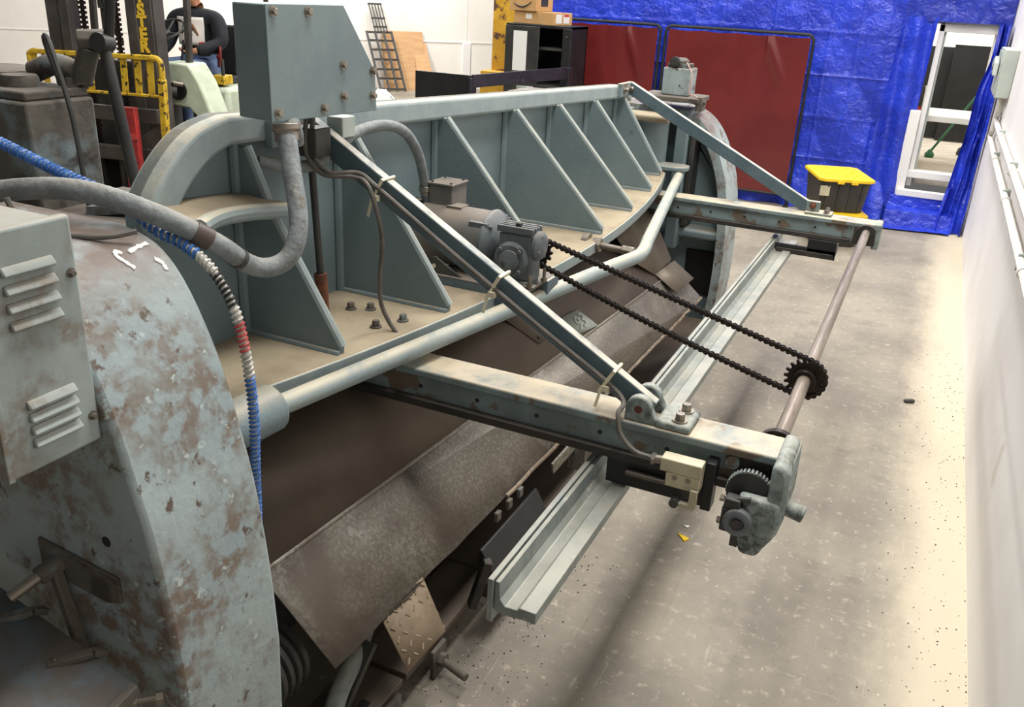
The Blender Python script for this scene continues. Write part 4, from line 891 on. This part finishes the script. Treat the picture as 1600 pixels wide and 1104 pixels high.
# near end casting: top cap, back wall, hanging jaw
ec = bg(B().prism([(-.165, 1.004), (-.135, 1.004), (-.12, .98), (-.118, .86), (-.13, .80), (-.165, .80), (-.165, .86)], 'y', 1.955, 2.16), 'end_casting', 'cast', .012)
bg(B().prism([(-.235, .905), (-.13, .905), (-.12, .86), (-.135, .80), (-.155, .765), (-.165, .74), (-.21, .74), (-.222, .78), (-.218, .87)], 'y', 1.945, 1.985), 'casting_jaw', 'cast', .014, ec, seg=3)
bg(B().cyl((-.125, 2.0, .88), (-.075, 2.0, .868), .022, n=16), 'casting_boss', 'cast', .004, ec)
bg(B().lathe((-.205, 2.04, .925), (0, 1, 0), [(.05, 0), (.058, .004), (.058, .05), (.05, .055)], 28), 'bearing_drum', 'grime', 0, ec)
kn = bg(B().lathe((-.214, 1.992, .893), (0, 1, 0), [(.03, -.004), (.055, 0), (.055, .022), (.03, .024)], 30), 'knurled_wheel', 'darksteel', 0, ec)
for k in range(36):
    a = 2 * PI * k / 36; x, z = -.214 + .056 * math.cos(a), .893 + .056 * math.sin(a)
    bg(B().bar((x, 1.993, z), (x, 2.013, z), .0045, .005, (math.cos(a), 0, math.sin(a))), 'knurl_tooth', 'cast', 0, kn)
cl_ = bg(B().box(-.262, -.222, 1.935, 1.972, .868, .895).box(-.265, -.225, 1.935, 1.97, .80, .868), 'clamp_block', 'darksteel', .004, ec)
bg(B().lathe((-.222, 1.935, .838), (0, -1, 0), [(.036, -.03), (.036, .01), (.03, .013), (.02, .013), (.016, .006)], 24), 'clamp_ring', 'gear', 0, ec)
bg(B().cyl((-.222, 1.935, .838), (-.222, 1.918, .838), .012, n=6), 'clamp_screw', 'darksteel', 0, ec)
for z in (.885, .82): bg(B().lathe((-.265, 1.95, z), (-1, 0, 0), [(.009, 0), (.009, .01)], 6, False), 'clamp_bolt', 'steel', 0, ec)
bg(B().cyl((-.262, 1.95, .885), (-.20, 1.95, .90), .007, n=8).box(-.235, -.215, 1.95, 1.98, .755, .80), 'clamp_stud', 'darksteel', 0, ec)
bg(B().cyl((-.285, 2.032, .955), (-.285, 2.046, .955), .018, n=14), 'web_boss', 'arm', 0, na)
ec.location = (-.014, 0, .012)
# far arm end cap and bearing
bg(B().box(-.165, -.13, 4.865, 5.005, .87, 1.003), 'arm_end_cap', 'cast', .006, fa)
bg(B().prism([(-.26, .89), (-.25, .955)] + [(-.2 + .05 * math.cos(math.radians(t_)), .955 + .045 * math.sin(math.radians(t_))) for t_ in range(160, 0, -20)] + [(-.15, .89)], 'y', 4.845, 4.87), 'bearing_block', 'grime', .004, fa)

# ------------------------------------------------------------------ limit switch and its cable
t = thing('limit_switch', (-.40, 1.98, .84), 'cream limit switch with roller lever under the near arm', 'switch')
B().box(-.452, -.345, 1.955, 1.998, .925, .962).out('switch_cover', 'cream', t, .003)
B().box(-.435, -.345, 1.955, 1.998, .885, .925).out('switch_body', 'cream', t, .003)
for x in (-.41, -.375): B().lathe((x, 1.955, .915), (0, -1, 0), [(.007, -.002), (.007, .003)], 10).out('screw', 'steel', t)
B().lathe((-.385, 1.976, .885), (0, 0, -1), [(.017, 0), (.017, .008), (.014, .012), (.014, .03)], 18).out('plunger_housing', 'darksteel', t)
B().prism([(-.365, .895), (-.345, .895), (-.345, .845), (-.352, .836), (-.40, .842), (-.40, .850), (-.366, .852)], 'y', 1.945, 1.953).out('roller_lever', 'cream', t, .002)
B().cyl((-.402, 1.940, .846), (-.402, 1.960, .846), .012, n=16).out('roller', 'darksteel', t)
B().cyl((-.475, 1.976, .942), (-.452, 1.976, .944), .012, n=12).lathe((-.47, 1.976, .942), (-1, 0, 0), [(.016, 0), (.016, .01)], 6, False).out('cable_gland', 'steel', t)
def bp_(t_): return V((-1.64 + 1.115 * t_, 2.075 - .008 * t_, 1.653 - .633 * t_))
def cable(name, pts_, r, label, m='cable'): return tag(B().tube(spline(pts_, 8), r, 8).out(name, m), label, 'cable')
c_ = cable('switch_cable', [(-1.545, 2.0, 1.70), (-1.55, 2.0, 1.60), (-1.51, 2.02, 1.545), (-1.44, 2.06, 1.545), bp_(.24) + V((0, -.014, .01)), bp_(.45) + V((0, -.012, 0)), bp_(.7) + V((0, -.012, -.005)), bp_(.92) + V((0, -.014, -.005)), (-.59, 2.0, 1.03), (-.575, 1.985, .985), (-.53, 1.975, .95), (-.478, 1.976, .942)], .007, 'grey cable tied along the near diagonal brace down to the cream limit switch')
for k in (.235, .575, .89):
    p = bp_(k) + V((0, .025, 0)); u = V((.627, 0, 1.115)).normalized()
    ring = [p + u * a + V((0, b_, 0)) for a, b_ in ((-.038, -.04), (.037, -.04), (.037, .022), (-.038, .022))]
    tie = B().tube(ring, .005, 6, closed=True).out('cable_tie', 'tie', c_)
    B().box(p.x - .010, p.x + .010, 2.045, 2.060, p.z - .028, p.z - .012).bar(p + V((-.012, -.045, -.02)), p + V((-.022, -.052, -.075)), .008, .003, (0, 1, 0)).out('tie_head', 'tie', tie)
cable('shelf_cable', [(-1.56, 1.99, 1.70), (-1.565, 1.99, 1.60), (-1.525, 2.01, 1.54), (-1.45, 2.05, 1.535), (-1.40, 2.045, 1.52), (-1.365, 2.04, 1.45), (-1.355, 2.05, 1.36), (-1.37, 2.06, 1.26), (-1.375, 2.07, 1.17), (-1.355, 2.08, 1.11), (-1.325, 2.08, 1.075)], .007, 'dark grey cable dropping from the brace to the dusty shelf')

# ------------------------------------------------------------------ gear motor
GM = thing('gear_motor', (-1.35, 2.66, 1.08), 'dusty grey electric gear motor with junction box on the shelf', 'motor')
my, mz, mr = 2.69, 1.222, .107
B().lathe((-1.66, my, mz), (1, 0, 0), [(.05, -.01), (.085, 0), (mr, .02), (mr, .05), (mr - .008, .055), (mr - .008, .07), (mr, .075), (mr, .36)], 32).out('motor_body', 'motor', GM)
B().lathe((-1.30, my, mz), (1, 0, 0), [(mr + .006, -.02), (mr + .008, -.012), (mr + .002, .0), (.075, .02), (.055, .03), (.05, .05)], 32).out('end_bell', 'gear', GM)
B().lathe((-1.67, my, mz), (1, 0, 0), [(.03, -.02), (mr - .01, -.015), (mr + .004, 0), (mr + .004, .03)], 32).out('fan_cover', 'darksteel', GM)
for a in (45, 135, 225, 315):
    y, z = my + .1 * math.cos(math.radians(a)), mz + .1 * math.sin(math.radians(a))
    B().box(-1.37, -1.30, y - .014, y + .014, z - .012, z + .012).bolt((-1.30, y, z), (1, 0, 0), .008, .012).out('bolt_lug', 'gear', GM, .003)
B().box(-1.49, -1.43, my - .03, my + .03, mz + mr - .006, mz + mr + .004).out('name_plate', 'motor', GM, .002)
jb = B().box(-1.57, -1.475, 2.675, 2.785, 1.30, 1.395).out('junction_box', 'motor', GM, .004)
B().box(-1.575, -1.47, 2.67, 2.79, 1.395, 1.403).out('box_lid', 'motor', jb, .002)
for x, y in ((-1.56, 2.685), (-1.485, 2.685), (-1.485, 2.775), (-1.56, 2.775)): B().lathe((x, y, 1.403), (0, 0, 1), [(.005, 0), (.005, .004)], 8).out('lid_screw', 'darksteel', jb)
# gearbox
gb = B().box(-1.245, -1.115, 2.585, 2.665, 1.13, 1.295).out('gearbox_housing', 'gear', GM, .012)
for k in range(4): B().box(-1.25, -1.115, 2.583 + .022 * k, 2.594 + .022 * k, 1.295, 1.318).out('cooling_fin', 'gear', gb, .003)
B().box(-1.19, -1.17, 2.60, 2.62, 1.31, 1.328).out('vent_plug', 'darksteel', gb, .003)
cv = B().lathe((-1.19, 2.588, 1.205), (0, -1, 0), [(.062, 0), (.062, .012), (.052, .02), (.036, .02), (.036, .03), (.03, .032)], 28).out('output_cover', 'gear', gb)
for a in (45, 135, 225, 315): B().bolt((-1.19 + .05 * math.cos(math.radians(a)), 2.57, 1.205 + .05 * math.sin(math.radians(a))), (0, -1, 0), .008, .009).out('cover_bolt', 'gear', cv)
cv = B().lathe((-1.117, 2.625, 1.255), (1, 0, 0), [(.05, 0), (.05, .012), (.042, .022), (.03, .026)], 26).out('input_cover', 'gear', gb)
for a in (20, 110, 200, 290): B().bolt((-1.103, 2.625 + .036 * math.cos(math.radians(a)), 1.255 + .036 * math.sin(math.radians(a))), (1, 0, 0), .007, .009).out('cover_bolt', 'gear', cv)
B().cyl((gx, 2.66, gz), (gx, 2.73, gz), .016, n=14).out('output_shaft', 'steel', GM)
sprocket(gx, gz, SY, .044, 12).out('small_sprocket', 'chain', GM, .001)
B().box(-1.235, -1.125, 2.575, 2.675, 1.112, 1.135).box(-1.20, -1.10, 2.57, 2.60, 1.118, 1.128).out('gearbox_foot', 'gear', GM, .006)
for x, y in ((-1.245, 2.575), (-1.115, 2.575), (-1.105, 2.675)): B().cyl((x, y, 1.115), (x, y, 1.165), .006, n=10).lathe((x, y, 1.12), (0, 0, 1), [(.012, 0), (.012, .01)], 6, False).out('foot_stud', 'steel', GM)
# mounting channel
B().box(-1.48, -1.11, 2.545, 2.80, 1.105, 1.115).out('base_plate', 'motor', GM, .003)
B().box(-1.50, -1.11, 2.545, 2.555, 1.045, 1.112).out('channel_side', 'brace', GM, .003)
B().box(-1.12, -1.10, 2.70, 2.80, 1.05, 1.112).out('channel_end', 'brace', GM, .003)
B().prism([(-1.50, 1.112), (-1.50, 1.165), (-1.47, 1.175), (-1.36, 1.112)], 'y', 2.555, 2.563).out('motor_bracket', 'darksteel', GM, .002)
B().lathe((-1.475, 2.5545, 1.14), (0, -1, 0), [(.008, -.001), (.008, .001)], 12).out('bracket_hole', 'tie', GM)
B().cyl((-1.41, 2.58, 1.08), (-1.41, 2.58, 1.105), .02, n=14).out('spacer', 'darksteel', GM)

# ------------------------------------------------------------------ control box on the ram
ca = math.atan2(.05, .375)
cbx = thing('control_box', (-1.48, 1.75, 1.715), 'grey sheet metal control box with sloped corner mounted on top of the ram', 'control box', rz=-ca)
Lb = .385
P = [(0, 0), (Lb, .0), (Lb - .005, .105), (Lb * .68, .272), (0, .272)]
B().prism(P, 'x', -.115, 0).out('box_shell', 'paint_clean', cbx, .004, local=True)
B().prism([(a * 1.01 - .002, b_ * 1.01 - .002) for a, b_ in P], 'x', 0, .005).out('cover_plate', 'paint_clean', cbx, .002, local=True)
for y, z in ((.02, .256), (.135, .256), (.02, .02), (.18, .02), (.255, .045), (.255, .125), (.37, .04), (.372, .105)): B().bolt((.005, y, z), (1, 0, 0), .0085, .01).out('hex_bolt', 'steel', cbx, local=True)

# ------------------------------------------------------------------ louvred enclosure at the left edge
EN = thing('electrical_enclosure', (-1.4, .9, 1.23), 'grey louvred electrical enclosure bolted to the near end frame', 'enclosure')
B().box(-1.62, -1.31, .812, .992, 1.235, 1.655).out('enclosure_body', 'panel', EN, .006)
dr = B().box(-1.312, -1.29, .805, 1.0, 1.23, 1.66).out('front_cover', 'panel', EN, .006, seg=3)
B().box(-1.2905, -1.286, .805, .818, 1.23, 1.66).out('cover_flange', 'panel', dr, .002)
def louvre(y0, y1, z):
    pr = [(0, 0), (.012, .003), (.010, .008), (0, .02)]
    B().prism([(-1.290 + a, z + b_) for a, b_ in pr], 'y', y0, y1).out('louvre', 'panel', dr, .003)
for k in range(4): louvre(.858, .955, 1.582 - .031 * k)
for k in range(4): louvre(.862, .958, 1.345 - .024 * k)
for z in (1.56, 1.285): B().bolt((-1.29, .985, z), (1, 0, 0), .006, .008).out('cover_screw', 'dirt', dr)

# ------------------------------------------------------------------ conduits and hoses
def ribbed(P, r, step, amp, n=14):
    Q = resample(P, step); return B().tube(Q, r, n, rr=[r * (1 + amp * (1 if i % 2 else -1)) * (1 + .03 * nz3(i * .13, 3)) for i in range(len(Q))])
pb = spline([(-1.92, 1.20, 1.555), (-1.75, 1.22, 1.60), (-1.58, 1.26, 1.615), (-1.45, 1.33, 1.57), (-1.38, 1.42, 1.50), (-1.375, 1.52, 1.425), (-1.36, 1.585, 1.405), (-1.34, 1.63, 1.43), (-1.345, 1.67, 1.50), (-1.40, 1.72, 1.62), (-1.44, 1.755, 1.71)], 10)
co = tag(ribbed(pb, .0235, .008, .012).out('flexible_conduit', 'conduit'), 'thick grey flexible conduit looping from the left edge up to the control box', 'conduit')
def along(P, a, b_):
    n_ = len(P); return P[int(a * n_):max(int(b_ * n_), int(a * n_) + 2)]
B().tube(along(pb, .36, .40), .0255, 16).out('tape_wrap', mat('brown_tape', '4f433c', None, rough=.5), co)
B().tube(along(pb, .46, .475), .025, 16).out('tape_band', 'darksteel', co)
B().lathe((-1.44, 1.755, 1.715), (.15, -.1, -1), [(.036, 0), (.036, .015), (.03, .02), (.03, .04), (.026, .045)], 12, False).out('conduit_connector', 'steel', co, .002)
pc = spline([(-1.66, 1.90, 1.575), (-1.60, 1.98, 1.555), (-1.57, 2.06, 1.56), (-1.57, 2.16, 1.60), (-1.56, 2.25, 1.63), (-1.54, 2.36, 1.635), (-1.54, 2.47, 1.60), (-1.56, 2.58, 1.52), (-1.585, 2.66, 1.43), (-1.59, 2.685, 1.37)], 8)
c2_ = tag(ribbed(pc, .017, .007, .03, 12).out('flexible_conduit', 'conduit'), 'thin grey flexible conduit arching to the motor junction box', 'conduit')
B().lathe((-1.59, 2.685, 1.385), (-.02, .1, -1), [(.024, 0), (.024, .02), (.02, .022), (.02, .035)], 12, False).out('conduit_clamp', 'steel', c2_, .002)
B().tube(spline([(-1.59, 2.69, 1.355), (-1.585, 2.695, 1.33), (-1.565, 2.70, 1.325)], 5), .02, 12).out('elbow_fitting', 'gear', c2_)
B().tube(spline([(-1.45, 1.80, 1.715), (-1.455, 1.82, 1.68), (-1.47, 1.84, 1.655)], 5), .014, 12).out('stub_fitting', 'conduit', co)
# blue guarded hose
ph = spline([(-1.955, 1.36, 1.66), (-1.75, 1.345, 1.62), (-1.56, 1.335, 1.585), (-1.47, 1.345, 1.53), (-1.41, 1.36, 1.505), (-1.335, 1.36, 1.462), (-1.281, 1.36, 1.385), (-1.256, 1.36, 1.27), (-1.247, 1.36, 1.13), (-1.255, 1.36, .975), (-1.262, 1.36, .80)], 10)
hs = thing('air_hose', (-1.5, 1.35, 1.0), 'blue, white, black and red spiral-wrapped hose hanging behind the near frame', 'hose')
B().tube(ph, .0085, 10).out('hose_core', 'whitehose', hs)
Q = resample(ph, .0012); tot = len(Q)
def coil(a, b_, m, pitch=.0115, r=.0095, rw=.0036):
    i0, i1 = int(a * tot), int(b_ * tot); P = []; pu = None
    for i in range(i0, i1):
        t_ = (Q[min(i + 1, tot - 1)] - Q[max(i - 1, 0)]).normalized(); u = V((0, 1, 0)); u = (u - t_ * u.dot(t_)).normalized(); w_ = t_.cross(u); an = 2 * PI * i * .0012 / pitch
        P.append(Q[i] + (u * math.cos(an) + w_ * math.sin(an)) * r)
    B().tube(P, rw, 5).out('spiral_guard', m, hs)
coil(0, .46, 'bluehose', pitch=.0145, r=.0098, rw=.0045)
coil(.46, .50, 'whitehose'); coil(.50, .565, 'black'); coil(.565, .59, 'whitehose'); coil(.59, .64, 'redhose'); coil(.64, .68, 'whitehose'); coil(.68, 1, 'bluehose')

# ------------------------------------------------------------------ litter on the floor
tag(B().prism([(-.605, 3.09), (-.565, 3.045), (-.55, 3.075)], 'z', .001, .006).out('yellow_scrap', 'toteyellow'), 'small yellow triangular scrap on the concrete floor', 'scrap')
tag(B().prism([(-.60, 3.16), (-.578, 3.15), (-.575, 3.17)], 'z', .001, .004).out('white_scrap', 'white'), 'tiny white paper scrap beside the yellow scrap', 'scrap')
tag(B().lathe((.20, 5.02, .012), (1, .4, 0), [(.006, -.03), (.012, -.02), (.012, .02), (.006, .03)], 10).out('dark_pebble', 'darksteel'), 'dark leaf-like scrap on the floor near the white wall', 'scrap')
def crumbs(n, fn, m, name, label):
    b = B()
    for k in range(n):
        x, y = fn(); s = random.uniform(.0015, .005); a = random.random() * 6
        b.add([(x + s * math.cos(a), y + s * math.sin(a), .0), (x + s * math.cos(a + 2.2), y + s * math.sin(a + 2.2), 0), (x + s * math.cos(a + 4), y + s * math.sin(a + 4), 0), (x, y, s)], [(0, 1, 3), (1, 2, 3), (2, 0, 3)])
    o = b.out(name, m); o['kind'] = 'stuff'; o['label'] = label; o['category'] = 'debris'
crumbs(420, lambda: (min(.48, .36 + random.gauss(0, .10)), random.uniform(1.6, 6)), 'darksteel', 'dark_grit', 'dark grit scattered on the floor along the white wall')
crumbs(260, lambda: (-1.0 + random.gauss(.06, .10), random.uniform(1.6, 2.8)), 'black', 'metal_chips', 'black metal chips on the floor under the chute')
crumbs(200, lambda: (random.uniform(-.95, .4), random.uniform(1.7, 8)), 'white', 'pale_crumbs', 'pale crumbs scattered over the concrete floor')

for o in bpy.data.objects:
    if '_o' in o: del o['_o']
